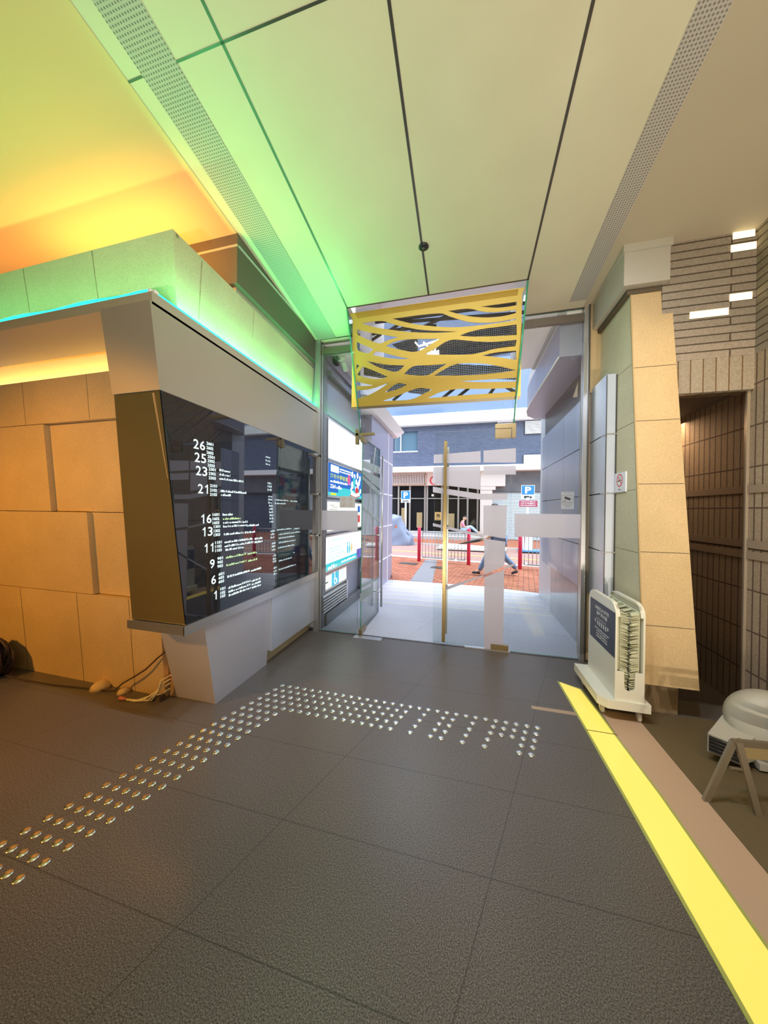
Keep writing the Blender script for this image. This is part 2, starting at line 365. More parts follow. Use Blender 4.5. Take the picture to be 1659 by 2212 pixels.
# ceiling
b = MB()
for xa, xb, ya, yb in ((-6, 1.09, -3, 3.0), (-6, -1.185, 3.0, 3.46), (.53, 1.09, 3.0, 3.46)): b.hexa([(xa, ya, cz(ya)), (xb, ya, cz(ya)), (xb, yb, cz(yb)), (xa, yb, cz(yb)), (xa, ya, cz(ya) + .1), (xb, ya, cz(ya) + .1), (xb, yb, cz(yb) + .1), (xa, yb, cz(yb) + .1)])
struct(b.build('ceiling', CEIL), 'smooth sloping lobby ceiling in large panels')
b = MB(); b.hexa([(1.09, -3, cz(-3)), (3.2, -3, cz(-3)), (3.2, 3.6, cz(3.6)), (1.09, 3.6, cz(3.6)), (1.09, -3, cz(-3) + .1), (3.2, -3, cz(-3) + .1), (3.2, 3.6, cz(3.6) + .1), (1.09, 3.6, cz(3.6) + .1)])
struct(b.build('ceiling_right', mat('tan_ceiling', (.52, .45, .34), .6)), 'tan ceiling over the brick corner')
def ceil_strip(x0, x1, y0, y1, d=.002, x2=None, x3=None):
    x2 = x0 if x2 is None else x2; x3 = x1 if x3 is None else x3
    return [(x0, y0, cz(y0) - d), (x1, y0, cz(y0) - d), (x3, y1, cz(y1) - d), (x2, y1, cz(y1) - d)]
b = MB()
for x0, x1 in ((-1.118, -1.17), (.503, .517), (-.335, -.351)): b.face(ceil_strip(x0 - .008, x0 + .008, -3, 2.995, .002, x1 - .008, x1 + .008))
b.face(ceil_strip(-1.18, .525, 2.99, 3.005))
b.face(ceil_strip(-1.72, -1.17, 3.395, 3.41)); b.face(ceil_strip(-6, 1.09, 1.28, 1.29))
struct(b.build('trim_ceiling_joints', STEEL_D), 'dark shadow gaps between the ceiling panels')
PERF = perf_mat('perforated_ceiling', (.5, .47, .44), .016, .28, 'XY', 0, False)
b = MB(); b.face(ceil_strip(-1.60, -1.39, -1, 3.40, .003, -1.69, -1.46)); struct(b.build('trim_perforated_left', PERF), 'perforated ceiling strip on the left')
b = MB(); b.face(ceil_strip(.945, 1.088, -1, 3.34, .003)); struct(b.build('trim_perforated_right', PERF), 'perforated ceiling strip on the right')
b = MB(); b.box(-6, 3.2, -3.1, -3, 0, 4.3); b.box(-6.1, -6, -3, 2.2, 0, 4.6); struct(b.build('wall_rear', mat('beige_rear_wall', (.5, .42, .3), .8)), 'beige wall behind the viewer')

# ---- left wall (leaning stone), slabs step back by 3 cm as in the photo
def lw(z, d=0.): return 1.915 - .075 * z + d
def slab(b, x0, x1, z0, z1, d, back=.35, mi=0):
    b.hexa([(x0, lw(z0, d), z0), (x1, lw(z0, d), z0), (x1, lw(z0, d) + back, z0), (x0, lw(z0, d) + back, z0), (x0, lw(z1, d), z1), (x1, lw(z1, d), z1), (x1, lw(z1, d) + back, z1), (x0, lw(z1, d) + back, z1)], mi)
b = MB(); XE = -2.20
slab(b, -4.5, XE, .0, .745, 0); slab(b, -6, -4.5, 0, 2.44, .02)
slab(b, -4.5, -2.86, .75, 1.405, 0); slab(b, -2.86, XE, .75, 1.405, .035)
slab(b, -4.5, -3.25, 1.41, 2.10, 0); slab(b, -3.25, XE, 1.41, 2.10, .035)
slab(b, -4.5, XE, 2.105, 2.44, 0)
b.box(-4.5, XE - .01, 1.96, 2.1, 0, 2.43, 1)
for x in (-3.72, -3.05, -2.5): b.face([(x, lw(0) - .001, 0), (x + .004, lw(0) - .001, 0), (x + .004, lw(.74) - .001, .74), (x, lw(.74) - .001, .74)], 1)
for x in (-3.45, -2.75): b.face([(x, lw(2.11) - .001, 2.11), (x + .003, lw(2.11) - .001, 2.11), (x + .003, lw(2.44) - .001, 2.44), (x, lw(2.44) - .001, 2.44)], 1)
struct(b.build('wall_left', [SAND, JOINT]), 'leaning sandstone wall with stepped slabs, warm lit')
# lit clerestory above it
b = MB(); b.box(-6, -2.07, 1.80, 2.9, 2.36, 2.42); b.box(-6, -2.07, 2.9, 2.96, 2.42, 3.2)
struct(b.build('wall_left_recess', mat('recess_plaster', (.8, .68, .42), .5)), 'pale yellow lit recess above the leaning wall')
b = MB(); b.box(-6, -1.72, 1.82, 2.9, 2.63, 2.655); struct(b.build('ceiling_recess', mat('cream_recess_soffit', (.9, .78, .5), .5)), 'brightly lit cream soffit at the back of the recess')
b = MB(); b.box(-6, -1.72, 1.44, 1.82, 2.625, 2.66); struct(b.build('trim_recess_soffit', mat('polished_bronze', (.42, .27, .13), .16, .9)), 'polished bronze soffit under the cornice')
lamp('recess_lamp', 'AREA', (-3.5, 2.25, 2.45), (-3.5, 2.2, 3.5), 9, (1, .72, .26), 2.6, .2)
# upper parapet
b = MB(); F0, F1 = 1.625, 1.56
b.hexa([(-6, F0, 2.66), (-1.785, F0, 2.66), (-1.785, 3.44, 2.66), (-6, 3.44, 2.66), (-6, F1, 3.16), (-1.755, F1, 3.16), (-1.755, 3.44, 3.12), (-6, 3.44, 3.12)])
for x in (-2.43, -3.10, -3.8):
    b.face([(x, F0 - .001, 2.67), (x + .006, F0 - .001, 2.67), (x + .006, F1 - .001, 3.155), (x, F1 - .001, 3.155)], 1)
for y, w in ((1.78, .006), (2.33, .005), (2.92, .005)):
    b.face([(-1.7845, y, 2.67), (-1.7845, y + w, 2.67), (-1.7545, y + w, 3.135), (-1.7545, y, 3.135)], 1)
b.face([(-1.7835, 1.635, 2.9), (-1.7835, 1.641, 2.9), (-1.754, 1.60, 3.155), (-1.754, 1.58, 3.155)], 1)
struct(b.build('wall_left_upper', [SAND_L, STAIN]), 'upper stone parapet washed in green light')
# cornice slab with led channel
b = MB(); b.prism([(-6, 1.39, 2.60), (-1.715, 1.39, 2.60), (-1.715, 1.75, 2.60), (-6, 1.75, 2.60)], (0, 0, .06)); b.box(-1.83, -1.70, 1.385, 3.46, 2.585, 2.655)
struct(b.build('trim_cornice', mat('cornice_metal', (.52, .47, .4), .4, .5)), 'slim metal cornice above the directory')
# beam above parapet
b = MB(); BX = -1.72
b.box(-6, BX, 2.08, 3.44, 3.19, 3.475); b.box(-6, BX - .015, 2.10, 3.44, 3.475, 3.9); b.box(-6, BX + .004, 2.074, 3.44, 3.468, 3.482, 1)
b.box(-6, BX - .04, 2.12, 3.44, 3.14, 3.19, 1)
struct(b.build('wall_left_beam', [mat('beam_metal', (.17, .14, .12), .45, .35), mat('beam_edge', (.62, .58, .5), .4, .4)]), 'dark metal clad beam above the parapet')
# slatted grille in the warm ceiling on the far left
b = MB()
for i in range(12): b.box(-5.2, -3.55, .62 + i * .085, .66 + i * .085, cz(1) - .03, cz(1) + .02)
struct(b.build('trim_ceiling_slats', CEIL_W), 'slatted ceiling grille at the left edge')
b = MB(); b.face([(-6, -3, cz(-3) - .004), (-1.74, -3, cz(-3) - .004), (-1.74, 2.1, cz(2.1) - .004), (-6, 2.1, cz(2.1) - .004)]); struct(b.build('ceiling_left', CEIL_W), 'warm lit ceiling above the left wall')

# ---- directory bay
def dy(z): return 1.615 - .127 * (z - .70)        # leaning front
b = MB()
b.hexa([(-2.06, dy(2.125), 2.125), (-1.70, dy(2.125), 2.125), (-1.70, 3.42, 2.125), (-2.06, 3.42, 2.125), (-2.07, dy(2.60), 2.60), (-1.70, dy(2.6), 2.60), (-1.70, 3.42, 2.60), (-2.07, 3.42, 2.60)])
dirt = dirb = thing('tenant_directory', 'dark glass tenant directory in a metal bay, lit white floor numbers 26 to 1', 'directory', (-1.9, 1.9, 0))
b.build('fascia', mat('champagne_metal', (.44, .40, .34), .36, .45), dirb)
b = MB(); b.box(-2.16, -1.695, 1.60, 3.40, .645, .70); b.box(-1.70, -1.69, 1.60, 3.395, .64, .703); b.build('sill', STEEL, dirb)
b = MB(); b.hexa([(-2.12, 1.94, 0), (-1.765, 1.94, 0), (-1.765, 2.56, 0), (-2.12, 2.56, 0), (-2.12, 1.78, .645), (-1.715, 1.78, .645), (-1.715, 2.56, .645), (-2.12, 2.56, .645)]); b.build('pedestal', mat('pedestal_metal', (.70, .70, .78), .38, .5), dirb)
b = MB(); b.box(-1.9, -1.712, 2.562, 3.40, .13, .645); b.box(-1.9, -1.708, 3.405, 3.44, .05, .645); b.build('lower_panel', STEEL_SATIN, dirb)
b = MB(); b.box(-2.2, -1.80, 2.56, 3.44, 0, .14); b.build('plinth', SAND_L, dirb)
b = MB(); b.box(-2.195, -2.12, 1.94, 2.3, 0, .645); b.build('side_slab', mat('bronze_slab', (.4, .26, .14), .5), dirb)

XG = -1.70
b = MB(); b.hexa([(-2.14, dy(.703) + .006, .703), (XG, dy(.703) + .006, .703), (XG, 2.60, .703), (-2.14, 2.60, .703), (-2.05, dy(2.12) + .006, 2.123), (XG, dy(2.12) + .006, 2.123), (XG, 2.60, 2.123), (-2.05, 2.60, 2.123)])
b.build('glass_case', DARKGLASS, dirt)
b = MB(); b.face([(-2.139, dy(.703) + .002, .706), (XG - .004, dy(.703) + .002, .706), (XG - .004, dy(2.12) + .002, 2.12), (-2.049, dy(2.12) + .002, 2.12)]); b.build('end_glass', mat('end_glass_painted_reflection', (.13, .095, .035), .08, 0, .6), dirt)  # brown base colour paints a warm reflection into the dark end glass
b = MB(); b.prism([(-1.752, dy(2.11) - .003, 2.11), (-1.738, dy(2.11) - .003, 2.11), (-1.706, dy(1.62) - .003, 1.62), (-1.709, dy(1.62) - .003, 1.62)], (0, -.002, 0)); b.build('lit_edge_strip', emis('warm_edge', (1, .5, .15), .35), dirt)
b = MB(); b.box(-1.9, XG, 2.604, 3.42, .703, 2.123); b.build('rear_glass_case', DARKGLASS, dirt)
b = MB(); b.box(-1.702, XG + .002, 2.600, 2.604, .703, 2.123); b.build('joint_seal', BLACK, dirt)
TW = emis('lit_lettering', (.80, 1, 1), 1.25); TG = emis('green_lit_lettering', (.72, 1, .5), .95)
EZ = V((0, 0, 1)); EX = V((1, 0, 0)); EY = V((0, 1, 0))
XT = XG + .0012
def dp(u, v): return gx(400 + u / 5.82, 930 + v / 5.82, XT)
nums = [('26', 180, 180, 1, (155, 210, 268), 268, 355), ('25', 195, 345, 1, (322, 375, 430), 282, 372), ('23', 210, 510, 1, (480, 535, 590), 295, 385), ('21', 235, 735, 1, (690, 745, 800), 312, 400),
        ('16', 265, 1110, 1, (1055, 1108, 1160), 345, 430), ('13', 280, 1270, 1, (1208, 1262, 1312), 360, 440), ('11', 305, 1475, 1, (1410, 1460, 1510), 377, 460), ('9', 343, 1675, 0, (1610, 1660, 1710), 405, 475), ('6', 360, 1875, 0, (1808, 1855, 1905), 420, 490), ('1', 385, 2070, 0, (1995, 2045, 2090), 442, 505)]
for s_, u, v, two, vs_, a, c in nums:
    p = dp(u, v); b = MB(); w = {'11': .074, '21': .088}.get(s_, .096 if two else .048)
    if s_ == '1': w = .026
    cell = .052; y_ = p.y - len(s_) * cell / 2
    for ch in s_:
        if ch == '1':
            bar(b, (XT, y_ + .026, p.z), EY, EZ, (.004, -.031), (.004, .031), .0095); bar(b, (XT, y_ + .026, p.z), EY, EZ, (-.014, .013), (.006, .027), .008)
        else: put_text(b, ch, (XT, y_ + .004, p.z - .031), EY, EZ, .042, .062, bold=.012)
        y_ += cell; b.build('floor_number', TW, dirt)
    b = MB()
    for k, vv in enumerate(vs_):
        q0 = dp(a, vv); q1 = dp(c, vv); put_text(b, s_ + '0%d' % (k + 1), (XT, q0.y, q0.z - .0115), EY, EZ, q1.y - q0.y, .021, bold=.03)
    b.build('suite_numbers', TW, dirt)
rows = [(430, 498, 565, 515), (430, 550, 567, 568), (430, 600, 732, 643), (445, 755, 770, 787), (450, 803, 582, 818), (470, 1055, 597, 1055), (475, 1105, 697, 1105, 1), (478, 1153, 707, 1150), (722, 1148, 783, 1147), (478, 1202, 770, 1190), (775, 1192, 932, 1187), (487, 1300, 735, 1285), (750, 1280, 885, 1272), (495, 1400, 855, 1360), (872, 1358, 972, 1352), (497, 1448, 857, 1408), (872, 1402, 972, 1393), (507, 1497, 655, 1480), (668, 1475, 735, 1467), (512, 1592, 765, 1553, 1), (785, 1550, 900, 1528, 1), (518, 1688, 772, 1640, 1), (790, 1640, 905, 1613, 1), (530, 1835, 812, 1765), (828, 1762, 955, 1728), (543, 1975, 820, 1892), (835, 1890, 948, 1858), (545, 2022, 822, 1938), (838, 1935, 950, 1898), (548, 2068, 827, 1978), (840, 1975, 955, 1935)]
for i, r in enumerate(rows):
    m_ = MB(); p, q = dp(r[0], r[1]), dp(r[2], r[3]); scribble(m_, (XT, p.y, (p.z + q.z) / 2 - .008), EY, EZ, q.y - p.y, .016, 0, i)
    m_.build('tenant_name', TG if len(r) > 4 else TW, dirt)
TD = emis('dim_lit_lettering', (.75, .95, 1), .8)
for k, (u0, u1, vs_) in enumerate([(1012, 1070, (325, 372, 415)), (1035, 1088, (660, 700, 742)), (1045, 1095, (825, 865, 905)), (1055, 1103, (945, 985, 1025)), (1062, 1113, (1065, 1105, 1145)), (1075, 1123, (1265, 1305, 1345)), (1088, 1135, (1420, 1460, 1500)), (1103, 1145, (1575, 1615, 1650)), (1112, 1153, (1730, 1770, 1805))]):
    b = MB()
    for vv in vs_:
        p, q = dp(u0, vv), dp(u1, vv); scribble(b, (XT, p.y, p.z - .009), EY, EZ, q.y - p.y, .018, 0, k * 7 + vv)
    b.build('second_column_numbers', TD, dirt)
def d2(u, v): return gx(340 + u / 3.606, 820 + v / 3.606, XT)
for i, (u0, v0, u1) in enumerate([(915, 935, 1020), (1035, 945, 1090), (915, 962, 1000), (930, 1170, 1050), (1060, 1162, 1105), (945, 1205, 1110), (945, 1235, 1070), (945, 1270, 1075), (940, 1310, 1070), (945, 1412, 1045), (945, 1480, 1080)]):
    b = MB(); p, q = d2(u0, v0), d2(u1, v0); scribble(b, (XT, p.y, p.z - .008), EY, EZ, q.y - p.y, .014, 0, 90 + i); b.build('tenant_name', TD, dirt)

# ---- left door post and clips
b = MB(); b.box(-1.72, -1.66, 3.40, 3.46, 0, 3.44); b.box(-1.655, -1.64, 3.44, 3.462, 0, 3.44); struct(b.build('trim_left_post', mat('post_metal', (.40, .40, .41), .3, .6)), 'grey metal post at the left end of the glass front')
clip_src = None
for i, (px_, py_, w) in enumerate([(690, 1068, 'upper middle'), (690, 1155, 'lower middle'), (686, 985, 'top')]):
    p = gx(px_, py_, -1.69); t = thing('glass_clip', 'short steel glass clip, %s one of three on the left post' % w, 'glass clip', p, 'steel clips on the left door post')
    m_ = MB(); m_.box(-1.70, -1.66, p.y - .14, p.y + .05, p.z - .009, p.z + .009); m_.build('clip_bar', STEEL, t)
    m_ = MB(); m_.lathe((-1.66, p.y - .04, p.z), (1, 0, 0), [(0, .007), (.006, .007)], 12); m_.build('clip_screw', STEEL_D, t)
# ---- right side: stone return wall, steel screen panels, frame
def yl(z): return 2.61 + .095 * (z - .235)
b = MB()
b.hexa([(1.25, yl(.235), .235), (1.572, yl(.235), .235), (1.572, 3.0, .235), (1.25, 3.0, .235), (1.25, yl(3.17), 3.17), (1.515, yl(3.17), 3.17), (1.515, 3.2, 3.17), (1.25, 3.2, 3.17)])
for z in (.64, 1.16, 1.66, 2.14, 2.56):
    b.face([(1.25, yl(z) - .001, z), (1.572 - .019 * z, yl(z) - .001, z), (1.572 - .019 * z, yl(z) - .001, z + .004), (1.25, yl(z) - .001, z + .004)], 1)
b.hexa([(1.245, yl(.235) - .004, .235), (1.253, yl(.235) - .004, .235), (1.253, yl(.235) + .01, .235), (1.245, yl(.235) + .01, .235), (1.245, yl(3.17) - .004, 3.17), (1.253, yl(3.17) - .004, 3.17), (1.253, yl(3.17) + .01, 3.17), (1.245, yl(3.17) + .01, 3.17)], 2)
struct(b.build('wall_pilaster', [SAND, JOINT, mat('sand_edge', (.5, .36, .18), .8)]), 'leaning sandstone pilaster standing on a metal plinth')
b = MB(); b.box(1.27, 1.50, 2.70, 3.2, 0, .26); struct(b.build('trim_pilaster_plinth', mat('bronze_plinth', (.40, .29, .18), .4, .4)), 'bronze metal plinth under the pilaster')
b = MB(); b.box(1.252, 1.5, 3.0, 3.47, .0, 3.17)
b.hexa([(1.249, yl(.235) + .01, .235), (1.252, yl(.235) + .01, .235), (1.252, 3.47, .235), (1.249, 3.47, .235), (1.249, yl(3.17), 3.17), (1.252, yl(3.17), 3.17), (1.252, 3.47, 3.17), (1.249, 3.47, 3.17)])
for z in (.65, 1.15, 1.62, 2.14, 2.60): b.face([(1.2485, yl(z), z), (1.2485, 3.46, z), (1.2485, 3.46, z + .003), (1.2485, yl(z), z + .003)], 1)
struct(b.build('wall_right', [SAND_L, JOINT]), 'pale sandstone return wall beside the door')
b = MB(); b.box(1.13, 1.27, 3.44, 3.6, 2.6, 3.47); b.box(1.13, 1.26, 3.47, 3.6, 0, 2.6); struct(b.build('wall_right_reveal', mat('warm_reveal', (.5, .36, .18), .7)), 'narrow warm reveal behind the door frame')
# capital beam
b = MB(); b.box(1.175, 1.475, 2.825, 3.47, 3.20, 3.45); b.box(1.165, 1.485, 2.81, 3.47, 3.45, 3.62); b.box(1.22, 1.46, 2.88, 3.44, 3.16, 3.2, 1)
struct(b.build('trim_capital', [mat('capital_metal', (.58, .56, .5), .42, .3), JOINT]), 'boxed metal capital on top of the pilaster')
# screens (satin steel cladding, continues outside the glass)
scr = strans('wall_steel_screen', (1.2, 4.4, .6), 'satin steel cladding running through the glass front')
zs = [.66, 1.105, 1.61, 2.115, 2.63]
def screen_run(name, y0, y1, x0, x1):
    m_ = MB()
    for k in range(4): m_.hexa([(x0, y0, zs[k] + .006), (x0 + .07, y0, zs[k] + .006), (x1 + .07, y1, zs[k] + .006), (x1, y1, zs[k] + .006), (x0, y0, zs[k + 1] - .004), (x0 + .07, y0, zs[k + 1] - .004), (x1 + .07, y1, zs[k + 1] - .004), (x1, y1, zs[k + 1] - .004)])
    return m_.build(name, STEEL_SATIN, scr)
screen_run('inner_panels', 3.08, 3.47, 1.165, 1.175)
SATIN_O = mat('satin_panel_darkened', (.40, .43, .52), .36, .55)  # same steel as inside, colour darkened to offset the brighter light outdoors
screen_run('near_outer_panels', 3.47, 4.36, 1.175, 1.19).data.materials[0] = SATIN_O; screen_run('outer_panels', 4.366, 5.2, 1.19, 1.20).data.materials[0] = SATIN_O
cv = [(1.20, 5.206), (1.205, 5.45), (1.235, 5.68), (1.31, 5.87), (1.44, 6.0), (1.62, 6.08)]
m_ = MB()
for k in range(4):
    for (xa, ya), (xb, yb) in zip(cv, cv[1:]): m_.hexa([(xa, ya, zs[k] + .006), (xa + .08, ya - .03, zs[k] + .006), (xb + .05, yb - .08, zs[k] + .006), (xb, yb, zs[k] + .006), (xa, ya, zs[k + 1] - .004), (xa + .08, ya - .03, zs[k + 1] - .004), (xb + .05, yb - .08, zs[k + 1] - .004), (xb, yb, zs[k + 1] - .004)])
m_.build('curved_end_panels', SATIN_O, scr)
m_ = MB(); m_.box(1.20, 1.25, 3.085, 5.2, .66, 2.62); m_.box(1.165, 1.17, 3.075, 3.085, .66, 2.62); m_.build('core', STEEL_D, scr)
m_ = MB()
for z in zs[1:4]: m_.box(1.158, 1.25, 3.076, 3.16, z - .004, z + .006)
m_.build('joint_strips', STEEL, scr)
m_ = MB(); m_.box(1.22, 1.40, 3.6, 5.0, .0, .655); m_.build('polished_base', mat('polished_grey_stone', (.42, .42, .45), .12, 0, .6), scr)
b = MB(); b.box(1.26, 3.0, 4.75, 5.9, 0, 8); b.box(1.27, 1.42, 3.6, 4.75, 0, 2.6); b.box(1.26, 3.0, 3.6, 4.75, 2.62, 8); struct(b.build('wall_right_outer', mat('outer_wall_metal', (.6, .61, .64), .4, .4)), 'outer building mass on the right of the entrance')
# door frame: mullion and transom
b = MB(); b.box(1.10, 1.135, 3.42, 3.48, 0, 3.46); b.box(1.135, 1.15, 3.41, 3.45, 0, 3.47, 1); b.box(.53, 1.12, 3.43, 3.47, 3.30, 3.37, 2); b.box(-1.66, -1.26, 3.43, 3.47, 3.28, 3.35, 2)
b.box(.53, 1.12, 3.44, 3.455, 3.425, 3.44, 1); b.box(-1.66, -1.26, 3.44, 3.455, 3.40, 3.415, 2)
struct(b.build('trim_door_frame', [STEEL, STEEL_D, mat('transom_metal', (.2, .17, .14), .4, .5)]), 'steel mullion and transoms of the glass front')

# ---- glass front
PL = [(-1.175, 2.30), (-1.285, 3.44)]
def pane(name, pts, mats=None, th=.010, lab=None, n=(0, 1, 0), edge=True, parent=None):
    m_ = MB(); m_.prism(pts, V(n) * th)
    if edge:
        for i in range(2, len(m_.f)): m_.m[i] = 1
    o = m_.build(name, [GLASS, GLASS_E], parent)
    return o
g1 = strans('window_2', (-1.4, YD, 0), 'clear fixed glass pane left of the open door leaf')
pane('pane', [(-1.64, YD, .01), (-1.185, YD, .01), (-1.185, YD, 3.27), (-1.64, YD, 3.27)], parent=g1)
b = MB(); p0, p1 = gy(693, 1101, YD - .004), gy(772, 1146, YD - .004); b.box(p0.x, -1.19, YD - .004, YD - .002, 1.20, 1.435); b.build('frosted_band', FROST, g1)
g2 = strans('window_3', (.8, YD, 0), 'clear fixed glass pane right of the closed door leaf')
pane('pane', [(.465, YD, .01), (1.10, YD, .01), (1.10, YD, 3.42), (.465, YD, 3.42)], parent=g2)
b = MB(); b.box(.50, 1.10, YD - .004, YD - .002, 1.19, 1.425); b.build('frosted_band', FROST, g2)
# sloping overdoor glass with side cheeks
g3 = strans('window_4', (-.35, 3.2, 2.3), 'sloping overdoor glass between the doors and the ceiling')
A0, A1, A2, A3 = V((-1.165, YD, 2.31)), V((.475, YD, 2.31)), V((.515, 3.0, 3.475)), V((-1.17, 3.0, 3.475))
pane('sloping_pane', [A0, A1, A2, A3], n=(0, .012, .004), parent=g3)
pane('cheek', [A0 + V((0, .01, 0)), A3, V((-1.19, YD, 3.44))], n=(-.01, 0, 0), parent=g3, th=1); pane('cheek', [A1 + V((0, .01, 0)), A2, V((.525, YD, 3.44))], n=(.01, 0, 0), parent=g3, th=1)
b = MB()
for P, Q in ((A0, A3), (A1, A2)): b.tube([P, Q], .0055, 6)
b.build('edge', mat('bright_green_glass_edge', (.06, .38, .2), .2, 0, .6), g3)
# door leaves
def film(parent, pts, mats=FROST, name='frosted_band', off=(0, -.003, 0)):
    m_ = MB(); m_.prism([V(p) + V(off) for p in pts], V(off) * .3); return m_.build(name, mats, parent)
d2_ = strans('door_2', (.45, YD, 0), 'closed clear glass door leaf with long brass pull and frosted shapes')
pane('leaf', [(-.315, YD, .02), (.455, YD, .02), (.455, YD, 2.295), (-.315, YD, 2.295)], parent=d2_)
def h8(pts): return [gy(830 + u / 3.687, 880 + v / 3.687, YD) for u, v in pts]
for pl in [[(395, 378), (768, 348), (768, 440), (395, 445)], [(790, 345), (1048, 325), (1048, 440), (790, 440)], [(388, 475), (765, 468), (765, 655), (388, 610)], [(790, 468), (1048, 465), (1048, 535), (790, 535)],
           [(388, 632), (760, 688), (980, 687), (980, 738), (765, 735), (388, 676)], [(790, 780), (977, 780), (968, 1045), (925, 1040), (815, 1018), (790, 1018)], [(795, 1045), (966, 1070), (957, 1262), (795, 1332)],
           [(797, 1352), (955, 1295), (945, 1942), (795, 1937)], [(388, 922), (790, 1015), (790, 1035), (388, 945)], [(455, 1440), (790, 1335), (790, 1346), (480, 1460)], [(958, 1270), (1046, 1238), (1046, 1256), (958, 1288)]]:
    film(d2_, h8(pl))
m_ = MB(); hx = -.199; m_.box(hx - .017, hx + .017, YD - .075, YD - .045, .055, 2.18); m_.build('pull_handle', BRASS, d2_)
m_ = MB(); m_.box(hx + .0, hx + .032, YD + .05, YD + .075, .10, 2.14)
m_.build('outer_pull_handle', STEEL, d2_)
m_ = MB()
for z in (.45, 1.1, 1.8): m_.tube([(hx, YD - .05, z), (hx, YD + .055, z)], .008)
m_.build('standoff', STEEL, d2_)
def patch(parent, x0, x1, z0, z1, mt=BRONZE):
    m_ = MB(); m_.box(x0, x1, YD - .016, YD + .026, z0, z1); return m_.build('patch_fitting', mt, parent)
patch(d2_, .285, .455, .005, .065); patch(d2_, .30, .455, 2.20, 2.292)
m_ = MB(); m_.box(-.10 + .12, .47, YD - .02, YD + .03, -.001, .008); m_.build('floor_shoe', STEEL, d2_)
b = MB(); b.box(.30, .50, YD - .018, YD + .028, 2.298, 2.345); b.box(.462, .50, YD - .018, YD + .028, 2.20, 2.298); struct(b.build('trim_patch_right', BRONZE), 'bronze corner patch fitting over the closed leaf')
b = MB(); b.box(-1.22, -1.0, YD - .018, YD + .028, 2.30, 2.325); b.box(-1.225, -1.19, YD - .018, YD + .028, 2.20, 2.37); struct(b.build('trim_patch_left', BRONZE), 'bronze corner patch fitting over the open leaf')
b = MB(); b.box(-1.20, -.88, YD - .1, YD + .02, 0, .003); struct(b.build('trim_floor_spring', STEEL), 'steel floor spring cover plate under the open leaf')
XL = -1.155
d1_ = strans('door_1', (XL, YD, 0), 'glass door leaf standing open outwards')
pane('leaf', [(XL, YD + .02, .02), (XL, YD + .79, .02), (XL, YD + .79, 2.285), (XL, YD + .02, 2.285)], n=(.01, 0, 0), th=1, parent=d1_)
def h4(pts): return [gx(740 + u / 4.425, 900 + v / 4.425, XL + .012) for u, v in pts]
for pl in [[(188, 415), (356, 480), (356, 550), (188, 482)], [(188, 500), (356, 590), (356, 692), (188, 548)], [(188, 562), (356, 712), (356, 760), (188, 597)], [(190, 858), (352, 985), (352, 1005), (190, 880)], [(165, 1690), (295, 1620), (287, 1680), (165, 1772)], [(175, 1622), (355, 1528), (355, 1550), (172, 1645)], [(309, 295), (320, 295), (175, 1480), (168, 1480)]]:
    film(d1_, h4(pl), FROST_T, off=(.002, 0, 0))
for dx, nm in ((.075, 'pull_handle'), (-.065, 'outer_pull_handle')):
    m_ = MB(); m_.tube([(XL + dx, 4.14, .13), (XL + dx, 4.14, 2.17)], .014, 12); m_.build(nm, STEEL, d1_)
m_ = MB()
for z in (.33, 1.1, 1.98): m_.tube([(XL - .065, 4.14, z), (XL + .075, 4.14, z)], .008)
m_.build('standoff', STEEL, d1_)
m_ = MB(); m_.box(XL - .014, XL + .026, YD, YD + .16, .005, .06); m_.build('patch_fitting', BRONZE, d1_)
m_ = MB(); m_.box(XL - .014, XL + .026, YD, YD + .14, 2.23, 2.292); m_.build('patch_fitting', BRONZE, d1_)
# ---- brick corner on the right
RIBX = brick_mat('long_brick', (.31, .26, .205), (.36, .30, .24), (.09, .065, .045), 1.15, .059, 'XZ', .37, .005, 1.0)
RIBY = brick_mat('long_brick_side', (.28, .23, .18), (.32, .27, .21), (.09, .065, .045), 1.15, .059, 'YZ', .37, .005, 1.0)
RIBV = brick_mat('soldier_brick', (.34, .29, .22), (.38, .32, .25), (.17, .10, .04), .078, 5, 'XZ', 0, .004, .8)
BKX, BKY = 2.02, 2.87
b = MB(); b.box(1.45, BKX, BKY, BKY + .12, 2.60, 3.6); struct(b.build('wall_brick_upper', RIBX), 'wall of long thin brown bricks above the dark opening')
b = MB(); b.box(1.50, BKX, BKY, BKY + .12, 2.352, 2.60); struct(b.build('wall_brick_lintel', RIBV), 'band of upright bricks over the dark opening')
b = MB(); b.box(BKX, BKX + .15, -3, 2.995, 2.60, 3.9); struct(b.build('wall_brick_side_upper', RIBY), 'side wall of long thin brown bricks')
RT = brick_mat('ribbed_tile', (.40, .30, .20), (.44, .34, .23), (.14, .09, .06), .062, .298, 'YZ', 0, .006, 1.0)
b = MB()
zz = [0, .3, .62, .94]
b.box(BKX, BKX + .15, -3, 5.2, 0, 2.60)
for z in (1.12, 1.20, 1.60): b.box(BKX - .012, BKX, -3, 5.2, z, z + .055, 1)
struct(b.build('wall_brick_side', [RT, mat('ribbed_tile_band', (.36, .27, .19), .7)]), 'brown ribbed tile side wall running on into the dark opening')
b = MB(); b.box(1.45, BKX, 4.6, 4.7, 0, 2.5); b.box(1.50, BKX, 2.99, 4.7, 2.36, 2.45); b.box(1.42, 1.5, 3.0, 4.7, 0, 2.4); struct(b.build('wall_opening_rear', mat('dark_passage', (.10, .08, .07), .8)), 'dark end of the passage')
b = MB(); b.box(1.45, BKX, 2.9, 4.7, 0, .004); struct(b.build('floor_passage', mat('passage_mat', (.10, .085, .06), .9)), 'dark mat in the passage')
